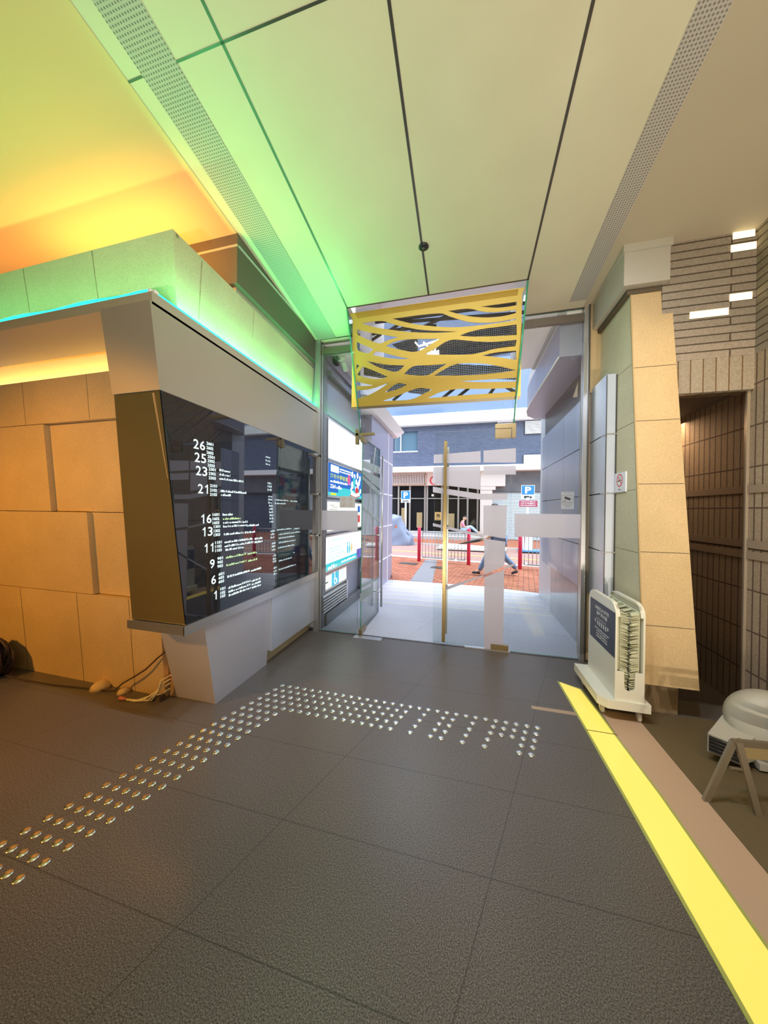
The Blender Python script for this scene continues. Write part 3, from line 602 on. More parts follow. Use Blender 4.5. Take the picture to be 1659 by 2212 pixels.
b = MB(); b.box(1.50, BKX - .005, 2.905, 2.915, .01, 2.35); struct(b.build('window_5', glass_mat('smoked_glass', (.72, .66, .6), .5)), 'smoked glass in the opening of the brick wall')
b = MB(); b.box(BKX - .02, BKX - .002, 2.895, 2.92, 0, 2.35); struct(b.build('trim_smoked_glass_edge', mat('tan_metal', (.5, .42, .32), .4, .5)), 'slim frame of the smoked glass')
BL = emis('painted_brick_glow', (1, .80, .42), 2.2)  # glow stands in for light thrown onto the bricks, no lamps here
for i, (a, c, wh) in enumerate([((1490, 671), (1573, 684), 'long painted patch of light lowest on the upper brick wall'), ((1576, 634), (1624, 648), 'short painted patch of light second from the bottom'), ((1579, 527), (1633, 541), 'painted patch of light just under the topmost one'), ((1583, 500), (1630, 513), 'topmost painted patch of light below the tan ceiling')]):
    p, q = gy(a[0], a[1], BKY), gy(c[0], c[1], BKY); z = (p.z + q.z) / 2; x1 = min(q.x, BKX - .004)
    t = thing('painted_light_patch', wh, 'painted light', ((p.x + x1) / 2, BKY, z - .028), 'painted patches of light on the brick wall')
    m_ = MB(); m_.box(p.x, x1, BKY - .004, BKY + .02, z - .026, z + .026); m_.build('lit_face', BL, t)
    m_ = MB(); m_.box(p.x - .004, x1 + .003, BKY - .002, BKY + .018, z - .030, z - .026); m_.build('frame', STEEL_D, t)  # dark line under each painted light patch, not a lamp housing

# ================================================================== OUTSIDE
b = MB(); b.face([(-1.9, 3.46, 0), (1.3, 3.46, 0), (1.3, 6.08, 0), (.4, 6.32, 0), (-1.9, 6.35, 0)]); struct(b.build('floor_forecourt', PAVE), 'pale granite forecourt outside the doors')
b = MB()
for y0, y1, x0 in ((4.74, 4.81, -1.5), (4.99, 5.06, -1.5), (5.24, 5.31, -1.5), (5.49, 5.56, -1.5), (5.74, 5.80, -1.5), (5.98, 6.02, -1.5)):
    b.face([(x0, y0, .0015), (1.2, y1 - .02, .0015), (1.2, y1, .0015), (x0, y0 + .02, .0015)])
struct(b.build('trim_forecourt_strips', mat('cream_inlay', (.9, .84, .6), .4)), 'thin cream inlay strips across the forecourt')
SD = V((.986, -.166, 0)); ST = V((.166, .986, 0))   # along and across the street
def stp(a, c, z=0): p = V((0, 8.75, 0)) + SD * a + ST * c; return (p.x, p.y, z)
PAVER = brick_mat('red_pavers', (.33, .09, .04), (.46, .16, .085), (.10, .035, .02), .2, .1, 'XY', .5, .009, .4, .7, rot=.17)
b = MB(); b.face([(-14, 5.9, -.004), (-1.9, 6.35, -.004), (.4, 6.32, -.004), (1.3, 6.08, -.004), (4, 5.4, -.004), (16, 4, -.004), stp(16, .45, -.004), stp(-14, .45, -.004)]); struct(b.build('floor_pavement', PAVER), 'red brick pavement beside the street')
b = MB(); b.face([(-1.06, 6.36, .001), (-.60, 6.33, .001), (-.74, 9.2, .001), (-1.08, 9.25, .001)]); struct(b.build('trim_dark_paver_path', mat('dark_pavers', (.2, .2, .22), .7, noise=.1)), 'dark paver strip crossing the brick pavement')
b = MB(); b.prism([stp(-14, .45, -.05), stp(16, .45, -.05), stp(16, .68, -.05), stp(-14, .68, -.05)], (0, 0, .055)); struct(b.build('trim_kerb_near', mat('kerb_granite', (.62, .6, .58), .7, noise=.1)), 'granite kerb on the near side of the street')
b = MB(); b.face([stp(-14, .68, -.04), stp(18, .68, -.04), stp(18, 5.4, -.04), stp(-16, 5.4, -.04)]); struct(b.build('road', mat('reddish_asphalt', (.36, .21, .18), .6, noise=.15, nscale=8)), 'reddish asphalt street')
b = MB(); b.face([stp(-14, 2.0, -.036), stp(18, 2.0, -.036), stp(18, 2.12, -.036), stp(-14, 2.12, -.036)]); struct(b.build('road_marking', mat('yellow_road_paint', (.85, .55, .12), .6)), 'yellow line painted along the street')
b = MB(); b.prism([stp(-16, 4.6, -.04), stp(18, 4.6, -.04), stp(18, 10, -.04), stp(-16, 10, -.04)], (0, 0, .05)); struct(b.build('floor_far_pavement', PAVER), 'red brick pavement in front of the shops')
b = MB(); b.prism([stp(-16, 4.5, -.04), stp(18, 4.5, -.04), stp(18, 4.62, -.04), stp(-16, 4.62, -.04)], (0, 0, .055)); struct(b.build('trim_kerb_far', MATS['kerb_granite']), 'granite kerb on the far side of the street')
b = MB(); b.prism([gz(942, 1186), gz(962, 1176), gz(1095, 1187), gz(1092, 1193)], (0, 0, .06)); struct(b.build('trim_kerb_island', mat('pale_kerb', (.75, .74, .7), .7)), 'pale kerb of the build-out across the street')
b = MB(); b.box(-30, 30, 3, 30, -.2, -.06); struct(b.build('ground', mat('street_ground', (.3, .28, .26), .9)), 'ground under the street')
def cover(name, a, c, lab, w):
    p, q = gz(*a), gz(*c); t = thing(name, lab, 'manhole cover', ((p.x + q.x) / 2, (p.y + q.y) / 2, 0)); m_ = MB()
    m_.prism([stp((p.x + q.x) / 2 - w / 2, p.y - 8.75 - .1, -.004), stp((p.x + q.x) / 2 + w / 2, p.y - 8.75 - .1, -.004), stp((p.x + q.x) / 2 + w / 2, p.y - 8.75 + .18, -.004), stp((p.x + q.x) / 2 - w / 2, p.y - 8.75 + .18, -.004)], (0, 0, .008)); m_.build('plate', STEEL_D, t)
    for k in (-.3, .3): m_ = MB(); c0 = stp((p.x + q.x) / 2 + k * w, p.y - 8.72, 0); m_.box(c0[0] - .03, c0[0] + .03, c0[1] - .02, c0[1] + .02, .003, .008); m_.build('lifting_key', STEEL, t)
cover('manhole_cover', (863, 1220), (905, 1226), 'dark metal cover in the brick paving, left of the closed door leaf', .5)
cover('manhole_cover', (940, 1228), (968, 1231), 'dark metal cover in the brick paving, right beside the brass handle', .3)

# left outer wall, soffit and right fascia
AW = mat('lavender_metal_panel', (.40, .39, .50), .4, .35)
b = MB(); b.box(-2.6, -1.70, 3.47, 5.0, 0, 3.44); b.box(-1.70, -1.655, 3.47, 3.60, 0, 3.44, 1); b.box(-1.70, -1.66, 3.6, 5.0, 2.59, 2.62, 1); b.box(-1.70, -1.68, 3.62, 4.99, 2.64, 3.05)
b.box(-1.70, -1.64, 3.60, 5.0, 0, .15, 1); b.box(-1.70, -1.6, 3.6, 5.0, 3.10, 3.16, 1); b.box(-3.4, -1.66, 3.47, 5, 3.3, 3.44)
struct(b.build('wall_left_outer', [AW, mat('grey_trim', (.25, .25, .26), .4, .5)]), 'metal clad outer wall that carries the lit posters')
b = MB(); b.box(-2.6, -1.5, 5.0, 6.6, .0, 3.02)
zj = [gx(827, 992, -1.5).z, gx(825, 1066, -1.5).z, gx(824, 1138, -1.5).z, gx(823, 1211, -1.5).z]
for z in zj: b.box(-1.51, -1.497, 5.0, 6.605, z - .012, z + .012, 1)
yv = gx(838, 1100, -1.5).y; b.box(-1.51, -1.497, yv - .02, yv + .02, 0, 3.02, 1); b.box(-1.52, -1.49, 6.55, 6.61, 0, .05, 2)
b.hexa([(-1.9, 4.6, 3.02), (-1.42, 4.6, 3.02), (-1.42, 6.75, 3.02), (-1.9, 6.75, 3.02), (-1.9, 4.6, 3.3), (-1.30, 4.6, 3.16), (-1.30, 6.85, 3.16), (-1.9, 6.85, 3.3)], 1)
struct(b.build('wall_left_corner', [AW, mat('white_joint', (.9, .9, .92), .5), STEEL_D]), 'lavender metal panels with white joints at the street corner')
b = MB(); b.box(-6, -1.9, 5.0, 6.6, 0, 10); b.box(-6, -1.72, 3.47, 6.6, 3.5, 10); b.box(-6, 1.3, 3.6, 4.7, 4.52, 10); b.box(1.26, 6, 3.6, 5.6, 3.75, 10); struct(b.build('wall_upper_storeys', mat('building_face', (.5, .5, .52), .7)), 'upper storeys over the entrance')
SOF = mat('outer_soffit', (.93, .87, .87), .5)
b = MB(); b.box(-1.72, -1.25, 3.47, 4.72, 3.42, 4.5); b.box(.60, .88, 3.47, 4.72, 3.42, 4.5); b.box(.88, .96, 3.47, 4.72, 3.40, 3.5, 1); b.box(-1.3, .65, 3.0, 4.72, 4.45, 4.5); b.box(-1.3, .65, 2.98, 3.02, 3.60, 4.5, 1); struct(b.build('ceiling_soffit', [SOF, mat('soffit_rib', (.5, .48, .48), .5)]), 'pale soffit outside above the doors')
b = MB()
cvf = [(.90, 3.48), (.90, 4.9), (.92, 5.25), (.99, 5.55), (1.12, 5.72)]
b.prism([(x, y, 2.99) for x, y in cvf] + [(1.26, 5.75, 2.99), (1.26, 3.48, 2.99)], (0, 0, .34)); b.prism([(x + .02, y, 3.33) for x, y in cvf] + [(1.26, 5.75, 3.33), (1.26, 3.48, 3.33)], (0, 0, .2), 1)
b.box(1.235, 1.26, 3.48, 5.5, 2.64, 2.99, 2); b.tube([(.895, 3.48, 2.99), (.895, 4.9, 2.99), (.915, 5.25, 2.99), (.985, 5.55, 2.99)], .008, 6, 3)
struct(b.build('trim_outer_fascia', [AW, SOF, STEEL_D, WHITE]), 'curved metal fascia above the steel cladding outside')

# lit posters on the outer left wall (plane x = XA)
XA = -1.66
LW_ = emis('poster_white', (1, 1, .97), 2.0); LC = emis('poster_cyan', (.10, .62, .92), 1.0); LB = emis('poster_blue', (.05, .20, .72), 1.0); LY = emis('poster_yellow', (.85, .9, .08), 1.1)
LP = emis('poster_pink', (.95, .15, .45), 1.0); LR = emis('poster_red', (.85, .08, .10), 1.0); LPU = emis('poster_purple', (.2, .16, .6), 1.0); LT = emis('poster_teal', (.1, .75, .85), 1.0); LO = emis('poster_orange', (1, .55, .1), 1.0)
LCR = emis('poster_cream', (1, .98, .85), 1.5)
def lightbox(name, lab, y0, y1, z0, z1, face):
    t = thing(name, lab, 'lit poster', (XA, (y0 + y1) / 2, z0), None)
    m_ = MB(); m_.box(-1.70, XA + .004, y0 - .02, y1 + .02, z0 - .02, z0 + .005); m_.box(-1.70, XA + .004, y0 - .02, y1 + .02, z1 - .005, z1 + .02); m_.box(-1.70, XA + .004, y0 - .02, y0, z0, z1); m_.box(-1.70, XA + .004, y1, y1 + .02, z0, z1); m_.build('frame', STEEL, t)
    m_ = MB(); m_.box(-1.70, XA, y0, y1, z0, z1); m_.build('lit_face', face, t); return t
A_ = lambda y, z, d=1: V((XA + .0015 * d, y, z))
lightbox('blank_lightbox', 'blank glowing white light box above the blue poster', 3.65, 4.98, 2.09, 2.58, emis('blank_white', (1, 1, 1), 3.0))
t = lightbox('blue_poster', 'lit blue poster with yellow Chinese characters and an open book', 3.65, 4.98, 1.62, 2.045, LB)
y0, y1, z0, z1 = 3.65, 4.98, 1.62, 2.045; W_ = y1 - y0; H_ = z1 - z0
def pq(a, c, d=1): return A_(y0 + a * W_, z0 + c * H_, d)
def rect(mb, a, c, a2, c2, d=1): mb.face([pq(a, c, d), pq(a2, c, d), pq(a2, c2, d), pq(a, c2, d)])
m_ = MB(); rect(m_, 0, 0, 1, .12); rect(m_, .25, .12, .95, .3); m_.build('cyan_band', LT, t)
m_ = MB(); rect(m_, .06, .74, .26, .95, 2); m_.build('logo_block', LW_, t)
for k, (a, c, w, h) in enumerate([(.28, .87, .34, .05), (.28, .79, .42, .05), (.05, .42, .46, .075)]):
    m_ = MB(); scribble(m_, pq(a, c, 2), EY, EZ, w * W_, h * H_, 0, 40 + k); m_.build('white_line', LW_, t)
m_ = MB(); put_text(m_, '海外升學首選', pq(.05, .54, 2), EY, EZ, .46 * W_, .15 * H_, bold=.01); m_.build('yellow_characters', LY, t)
m_ = MB(); put_text(m_, '2264', pq(.05, .24, 2), EY, EZ, .13 * W_, .12 * H_, bold=.01); m_.build('phone_digits', LW_, t); m_ = MB(); scribble(m_, pq(.20, .24, 2), EY, EZ, .14 * W_, .11 * H_, 0, 4); m_.build('phone_digits', LW_, t)
m_ = MB(); rect(m_, .06, .03, .2, .1, 2); m_.build('green_tag', LY, t)
m_ = MB()
rd = random.Random(3)
for a, c, r in ((.66, .84, .05), (.74, .80, .04), (.84, .86, .05), (.66, .46, .06), (.72, .50, .05), (.78, .36, .04), (.86, .48, .06), (.90, .62, .05), (.62, .3, .03), (.93, .78, .045), (.80, .62, .045), (.95, .3, .04), (.58, .5, .02)): disc(m_, pq(a, c, 2), EY, EZ, r * W_ * .6, r * W_ * .75)
m_.build('white_shapes', LW_, t)
m_ = MB(); disc(m_, pq(.55, .62, 3), EY, EZ, .045 * W_, .06 * W_); m_.build('pink_balloon', LP, t)
m_ = MB(); disc(m_, pq(.72, .56, 3), EY, EZ, .04 * W_, .07 * W_); m_.build('teal_figure', LT, t)
m_ = MB(); disc(m_, pq(.82, .28, 3), EY, EZ, .06 * W_, .045 * W_); m_.build('red_figure', LR, t)
m_ = MB(); m_.face([pq(.60, .12, 4), pq(.76, .05, 4), pq(.92, .12, 4), pq(.90, .24, 4), pq(.76, .17, 4), pq(.64, .27, 4)]); m_.build('open_book', LW_, t)
m_ = MB(); m_.face([pq(.59, .09, 3), pq(.76, .015, 3), pq(.93, .09, 3), pq(.93, .13, 3), pq(.76, .07, 3), pq(.59, .14, 3)]); m_.build('book_cover', LR, t)
t = lightbox('notice_lightbox', 'glowing cream notice box with small print, half hidden behind the frosted band', 3.63, 4.98, 1.165, 1.55, LCR)
y0, y1, z0, z1 = 3.63, 4.98, 1.165, 1.55; W_ = y1 - y0; H_ = z1 - z0
LK = emis('poster_print', (.25, .28, .3), .5)
for k, (a, c, w) in enumerate([(.05, .86, .12), (.1, .8, .14), (.05, .72, .18), (.2, .66, .1)]): m_ = MB(); scribble(m_, pq(a, c, 2), EY, EZ, w * W_, .03 * H_, 0, 60 + k); m_.build('small_print', LK, t)
m_ = MB(); rect(m_, .86, .62, .95, .88); m_.build('blue_picture', LB, t)
m_ = MB(); rect(m_, .86, .2, .95, .5); m_.build('red_picture', LR, t)
t = lightbox('white_poster', 'lit white poster with a cyan foot band and small figures', 3.60, 4.98, .665, 1.10, LW_)
y0, y1, z0, z1 = 3.60, 4.98, .665, 1.10; W_ = y1 - y0; H_ = z1 - z0
m_ = MB(); rect(m_, 0, 0, .84, .22); m_.build('cyan_band', LT, t)
m_ = MB(); rect(m_, .84, .0, 1, .34); m_.build('purple_block', LPU, t)
for k, (a, c, w, h, mt) in enumerate([(.38, .08, .42, .06, LW_), (.05, .03, .2, .12, LCR), (.05, .62, .35, .035, LT), (.05, .52, .38, .035, LC), (.05, .42, .4, .035, LC), (.05, .32, .38, .035, LT), (.12, .86, .3, .04, LT)]):
    m_ = MB(); scribble(m_, pq(a, c, 2), EY, EZ, w * W_, h * H_, 0, 70 + k); m_.build('printed_line', mt, t)
for a, mt, h in ((.55, LC, .32), (.61, LT, .34), (.67, LO, .22), (.76, LCR, .2)):
    m_ = MB(); disc(m_, pq(a, .45, 2), EY, EZ, .022 * W_, h * H_ * .5); disc(m_, pq(a, .45 + h * .62, 2), EY, EZ, .016 * W_); m_.build('figure', mt, t)
m_ = MB(); put_text(m_, '1.', pq(.86, .7, 2), EY, EZ, .03 * W_, .07 * H_); m_.build('printed_number', LC, t)
t = lightbox('access_sign', 'lit sign with a left arrow and a white wheelchair on blue', 3.50, 4.31, .44, .615, LCR)
y0, y1, z0, z1 = 3.50, 4.31, .44, .615; W_ = y1 - y0; H_ = z1 - z0
m_ = MB(); c_ = pq(.16, .5, 2); bar(m_, c_, EY, EZ, (-.05, 0), (.05, 0), .018); m_.face([c_ + EY * -.08, c_ + EY * -.03 - EZ * .035, c_ + EY * -.03 + EZ * .035]); m_.build('arrow', LK, t)
m_ = MB(); rect(m_, .36, .0, .66, 1.0); m_.build('blue_field', LC, t)
m_ = MB(); c_ = pq(.5, .35, 3); ring(m_, c_, EY, EZ, .033, .047, a0=120, a1=400); bar(m_, c_, EY, EZ, (-.02, .085), (-.01, .02), .018); bar(m_, c_, EY, EZ, (-.01, .02), (.04, .02), .016); bar(m_, c_, EY, EZ, (.04, .02), (.065, -.035), .016); disc(m_, c_ + EY * -.022 + EZ * .105, EY, EZ, .014); m_.build('wheelchair_symbol', LW_, t)
for k in range(3): m_ = MB(); scribble(m_, pq(.72, .25 + .22 * k, 2), EY, EZ, .22 * W_, .07 * H_, 0, 88 + k); m_.build('printed_line', LC, t)
t = thing('wall_vent', 'steel louvred vent below the wheelchair sign', 'vent', (XA, 3.95, .17))
m_ = MB(); m_.box(-1.70, XA - .01, 3.50, 4.33, .17, .41); m_.build('backing', STEEL_D, t)
for k in range(6):
    m_ = MB(); z = .185 + k * .038; m_.hexa([(XA - .01, 3.51, z), (XA + .022, 3.51, z - .012), (XA + .022, 4.28, z - .012), (XA - .01, 4.28, z), (XA - .01, 3.51, z + .02), (XA + .022, 3.51, z + .006), (XA + .022, 4.28, z + .006), (XA - .01, 4.28, z + .02)]); m_.build('louvre_blade', STEEL, t)
m_ = MB(); m_.box(-1.69, XA + .02, 4.29, 4.34, .16, .415); m_.build('side_frame', STEEL, t)

# white neon tube edge on the glass? the notice on the left pane
def onp(x, y, Y=YD - .006): return gy(x, y, Y)
t = thing('prohibition_notice', 'grey notice with four red prohibition circles stuck on the left glass', 'notice', onp(750, 1097))
p, q = onp(734, 1072), onp(767, 1097); m_ = MB(); m_.box(p.x, q.x, YD - .008, YD - .005, q.z, p.z); m_.build('sheet', mat('grey_sheet', (.5, .49, .48), .6), t)
RED = mat('sign_red', (.75, .04, .05), .5); RED2 = mat('faded_red', (.55, .3, .28), .6)
for a in (.27, .73):
    for c in (.27, .73):
        m_ = MB(); c_ = V((p.x + (q.x - p.x) * a, YD - .0095, q.z + (p.z - q.z) * c)); ring(m_, c_, EX, EZ, .014, .018); bar(m_, c_, EX, EZ, (-.01, -.01), (.01, .01), .003); m_.build('prohibition_circle', RED2, t)

# ================================================================== GOLD SCREEN over the doors
GO = V((0, 3.085, 3.42)); GU = V((0, -.29, .834)).normalized(); GN = EX.cross(GU)
def gp(u, v):
    d = ray(740 + u / 3.95, 610 + v / 3.95); k = (GO - CAM).dot(GN) / d.dot(GN); P = CAM + d * k - GO; return (P.dot(EX), P.dot(GU))
holes = [[(160, 350), (335, 322), (410, 352), (500, 375), (590, 393), (700, 410), (985, 420), (850, 431), (700, 431), (560, 424), (430, 408), (320, 392), (240, 375)],
 [(425, 310), (830, 255), (900, 285), (1000, 320), (1100, 345), (1300, 345), (1480, 308), (1480, 322), (1300, 352), (1150, 370), (980, 385), (850, 382), (700, 370), (560, 348)],
 [(900, 245), (1080, 218), (1180, 250), (1290, 258), (1480, 235), (1480, 262), (1380, 290), (1260, 302), (1120, 298), (1000, 275)],
 [(1175, 208), (1485, 165), (1488, 195), (1400, 212), (1300, 220)],
 [(125, 400), (200, 422), (300, 440), (475, 468), (420, 485), (370, 500), (320, 528), (240, 500), (165, 465), (122, 445)],
 [(370, 545), (430, 508), (530, 487), (640, 483), (830, 482), (750, 530), (635, 602), (500, 578)],
 [(700, 615), (800, 560), (870, 510), (940, 485), (1050, 495), (1150, 506), (1300, 510), (1485, 490), (1475, 545), (1300, 565), (1200, 595), (1100, 617), (900, 618), (780, 617)],
 [(1000, 455), (1070, 425), (1200, 395), (1350, 378), (1485, 360), (1485, 450), (1300, 460), (1100, 465)],
 [(1190, 625), (1300, 597), (1480, 582), (1480, 662), (1350, 642)],
 [(122, 508), (180, 535), (265, 568), (225, 612), (150, 590), (122, 575)],
 [(255, 620), (290, 580), (400, 615), (480, 635), (575, 652), (500, 657), (380, 645)],
 [(205, 670), (300, 690), (400, 706), (530, 708), (470, 770), (380, 750), (280, 715)],
 [(595, 708), (740, 708), (890, 695), (800, 750), (730, 797), (620, 795), (525, 783)],
 [(780, 795), (870, 740), (930, 710), (1000, 688), (1200, 690), (1350, 718), (1480, 750), (1350, 770), (1150, 790), (950, 797)],
 [(120, 697), (145, 710), (118, 745)],
 [(170, 718), (250, 745), (385, 805), (330, 823), (260, 825), (190, 812), (125, 788)],
 [(118, 842), (180, 862), (262, 878), (200, 886), (118, 882)],
 [(118, 922), (200, 918), (280, 900), (395, 855), (330, 905), (250, 950), (180, 980), (115, 995)],
 [(475, 853), (550, 873), (500, 900), (430, 925), (360, 938), (400, 905)],
 [(340, 1012), (450, 975), (560, 930), (660, 895), (765, 915), (700, 945), (600, 1000), (480, 1008)],
 [(728, 988), (790, 955), (850, 930), (980, 907), (1200, 910), (1475, 900), (1472, 932), (1300, 945), (1000, 965), (850, 978)],
 [(1005, 843), (1150, 835), (1300, 825), (1480, 812), (1478, 845), (1300, 850), (1100, 850)]]
outer = [(60, 268), (88, 315), (78, 1065), (1518, 970), (1530, 100), (1558, 42)]
louv = [(103, 262), (1500, 60), (1490, 112), (132, 306)]
t = thing('gold_screen', 'gold painted cut-out screen with curved openings hung over the doors', 'screen', GO)
vs, fs = holed_panel([gp(*q) for q in outer], [[gp(*q) for q in smooth_poly(h, 2)] for h in holes] + [[gp(*q) for q in louv]], GO, EX, GU, .014, GN)
m_ = MB(); m_.raw(vs, fs); m_.build('cut_out_panel', GOLD, t)
m_ = MB(); a, c = gp(85, 1062), gp(1516, 970)
m_.raw([GO + EX * x + GU * (z + dz) + GN * d for x, z in (a, c) for dz, d in ((0, 0), (-.03, 0), (-.03, -.05), (0, -.05))], [(0, 4, 5, 1), (1, 5, 6, 2), (2, 6, 7, 3), (3, 7, 4, 0), (0, 1, 2, 3), (7, 6, 5, 4)]); m_.build('bottom_lip', mat('bronze_lip', (.35, .27, .2), .4, .5), t)
L0, L1, L2, L3 = [gp(*q) for q in louv]
for k in range(7):
    f0 = (k + .5) / 7; a = (L3[0] + (L0[0] - L3[0]) * f0, L3[1] + (L0[1] - L3[1]) * f0); c = (L2[0] + (L1[0] - L2[0]) * f0, L2[1] + (L1[1] - L2[1]) * f0)
    m_ = MB(); P, Q = GO + EX * a[0] + GU * a[1], GO + EX * c[0] + GU * c[1]; m_.obox((P + Q) / 2 - GN * .01, (Q - P) / 2, V((0, .010, 0)), EZ * .0022); m_.build('louvre_blade', GOLD, t)
m_ = MB(); P = [GO + EX * x + GU * z - GN * .05 for x, z in (L3, L2, L1, L0)]; m_.prism(P, GN * -.004); m_.build('louvre_backing', mat('louvre_dark', (.10, .09, .05), .7), t)
# perforated sign fascia hanging outside behind it
t = thing('perforated_sign_fascia', 'brown perforated metal fascia hanging outside behind the gold screen', 'fascia', (-.3, 4.05, 2.95))
SH = perf_mat('perforated_brown', (.09, .065, .03), .022, .26, 'XZ', .2, True)
def onY(u, v, Y): q = gy(740 + u / 3.95, 610 + v / 3.95, Y); return q
def flat(pl, Y): return [onY(u, v, Y) for u, v in pl]
for pl in ([(420, 530), (560, 485), (640, 470), (640, 610), (520, 600)], [(820, 470), (1100, 400), (1500, 350), (1500, 590), (1180, 640), (760, 640), (740, 560)], [(180, 660), (620, 700), (900, 690), (1050, 700), (1500, 720), (1500, 830), (900, 810), (420, 830), (180, 790)], [(560, 880), (760, 890), (720, 960), (560, 940)], [(580, 385), (1000, 405), (1000, 440), (580, 430)], [(380, 850), (560, 850), (540, 935), (380, 935)]):
    m_ = MB(); m_.prism(flat(pl, 4.05), (0, .006, 0)); m_.build('perforated_sheet', SH, t)
BR_ = mat('brown_bracing', (.11, .095, .08), .6, .3)
for u0, v0, u1, v1 in ((390, 420, 520, 330), (470, 420, 580, 340), (690, 380, 900, 280), (850, 990, 960, 900), (980, 980, 1080, 900), (1250, 960, 1300, 890), (1390, 890, 1480, 940), (430, 1010, 520, 930), (240, 500, 330, 440), (150, 470, 300, 430)):
    m_ = MB(); P, Q = onY(u0, v0, 4.15), onY(u1, v1, 4.15); m_.tube([P, Q], .02, 8); m_.build('diagonal_bar', BR_, t)
for u0, v0, u1, v1 in ((140, 360, 1500, 180), (480, 340, 1490, 265), (120, 440, 800, 370)):
    m_ = MB(); P, Q = onY(u0, v0, 4.3), onY(u1, v1, 4.3); m_.tube([P, Q], .022, 8); m_.build('horizontal_bar', BR_, t)
m_ = MB()
for pl in ([(620, 510), (650, 545), (830, 490), (800, 470)], [(690, 510), (740, 560), (770, 520)], [(660, 575), (700, 565), (800, 600), (820, 580)], [(715, 600), (820, 590), (825, 612), (720, 618)], [(770, 560), (790, 560), (785, 610), (765, 610)]):
    m_.tube(flat(pl, 4.0), .012, 8)
m_.build('white_neon_mark', emis('neon_white', (1, 1, 1), 2.0), t)
for o in (t,): pass
# spotlight on the outer left wall, beyond the glass
p = gx(722, 780, -1.66); t = thing('wall_spotlight', 'small spotlight on a bracket high on the outer left wall', 'spotlight', (-1.68, p.y, p.z))
m_ = MB(); m_.box(-1.69, -1.60, p.y - .04, p.y + .04, p.z - .05, p.z + .05); m_.build('bracket', BLACK, t)
q = V((-1.50, p.y - .02, p.z - .03)); m_ = MB(); m_.tube([(-1.61, p.y, p.z), (-1.54, p.y, p.z - .01)], .012); m_.lathe((-1.54, p.y, p.z + .03), (0, 0, -1), [(0, .03), (.02, .045), (.04, .03)], 14); m_.build('swivel', WHITE, t)
m_ = MB(); m_.lathe((-1.535, p.y, p.z - .03), (.35, .1, -1), [(0, .022), (.02, .034), (.11, .034), (.115, .028)], 16); m_.build('lamp_head', WHITE, t)
# shower of cable fixing on the ceiling joint
p = V((-.338, 2.512, cz(2.512))); t = thing('ceiling_fixing', 'round black fixing in the middle ceiling joint', 'ceiling fixing', p)
m_ = MB(); m_.lathe(p, (0, 0, -1), [(-.005, .04), (.004, .04), (.012, .03)], 24); m_.build('rose', BLACK, t)
m_ = MB(); m_.lathe(p + V((0, 0, -.012)), (0, 0, -1), [(0, .014), (.006, .01)], 12); m_.build('cap', STEEL_D, t)

# ================================================================== GREEN LED, FLOOR LIGHT, FLOOR STUDS
LED = emis('cyan_led', (.02, .95, .78), 3.2)
t = thing('led_strip', 'cyan and green glowing light strip lying along the side of the cornice', 'light strip', (-1.71, 2.4, 2.66))
m_ = MB(); pts = [(-1.712, 1.43 + k * .1, 2.664) for k in range(21)]; m_.tube(pts, .008, 8); m_.build('glowing_tube', LED, t)
m_ = MB(); m_.box(-1.725, -1.70, 1.40, 1.425, 2.656, 2.674); m_.build('end_cap', WHITE, t)
t = thing('led_strip', 'cyan glowing light strip lying along the front of the cornice, far left', 'light strip', (-3, 1.405, 2.66))
m_ = MB(); m_.tube([(-1.735, 1.400, 2.672)] + [(-1.80 - k * .12, 1.402, 2.676 - .006 * math.sin(k * 1.3)) for k in range(24)], .008, 8); m_.build('glowing_tube', LED, t)
m_ = MB(); m_.box(-1.738, -1.725, 1.392, 1.41, 2.662, 2.68); m_.build('end_cap', WHITE, t)
t = thing('ledge_led_strip', 'thin green glowing strip along the ledge of the dark beam', 'light strip', (BX, 2.8, 3.48))
m_ = MB(); m_.box(BX - .010, BX + .004, 2.10, 3.43, 3.4825, 3.487); m_.build('glowing_tube', emis('soft_green_led', (.35, .9, .55), .8), t)
t = thing('floor_light', 'long glowing yellow glass light strip set in the floor', 'floor light', (.9, 2, 0))
fl = [(.785, 2.965), (.945, 2.885), (.965, 2.60), (.975, 2.35), (1.0, 1.9), (1.02, -.2), (.80, -.2), (.80, 1.83), (.795, 2.35)]
m_ = MB(); m_.prism([(x, y, 0) for x, y in fl[::-1]], (0, 0, .003)); m_.build('rim', mat('greenish_rim', (.42, .45, .12), .3), t)
def inner(pl, d): return [(x + (d if x < .9 else -d), y + (-d if y > 2.8 else (d if y < 0 else 0))) for x, y in pl]
m_ = MB(); inn = inner(fl, .014)
m_.face([(x, y, .004) for x, y in inn[::-1]])
FLm, nt, bs = new_mat('lit_floor_glass'); N, L = nt.nodes, nt.links
bs.inputs['Base Color'].default_value = (.6, .48, .14, 1); bs.inputs['Roughness'].default_value = .12; bs.inputs['Emission Color'].default_value = (1, .72, .10, 1); bs.inputs['Emission Strength'].default_value = .52
m_.build('lit_glass', FLm, t)
m_ = MB(); m_.box(.80, .98, 2.345, 2.351, .0045, .006); m_.build('pane_joint', BRONZE, t)
STUD = mat('stud_steel', (.80, .79, .76), .22, 1.0)
stud_me = None
def stud(i, j, group, lab):
    global stud_me
    x, y = -1.431 + .0664 * i + .0225 * j, 2.29 + .0665 * j
    if stud_me is None:
        m_ = MB(); m_.lathe((0, 0, 0), (0, 0, 1), [(0, .0195), (.0012, .019), (.0035, .0155), (.0052, .010), (.0058, .004)], 18); o = m_.build('floor_stud', STUD, None); stud_me = o
    else: o = stud_me.copy(); COL.objects.link(o)
    o.location = (x, y, 0); tag(o, lab, 'floor stud', group)
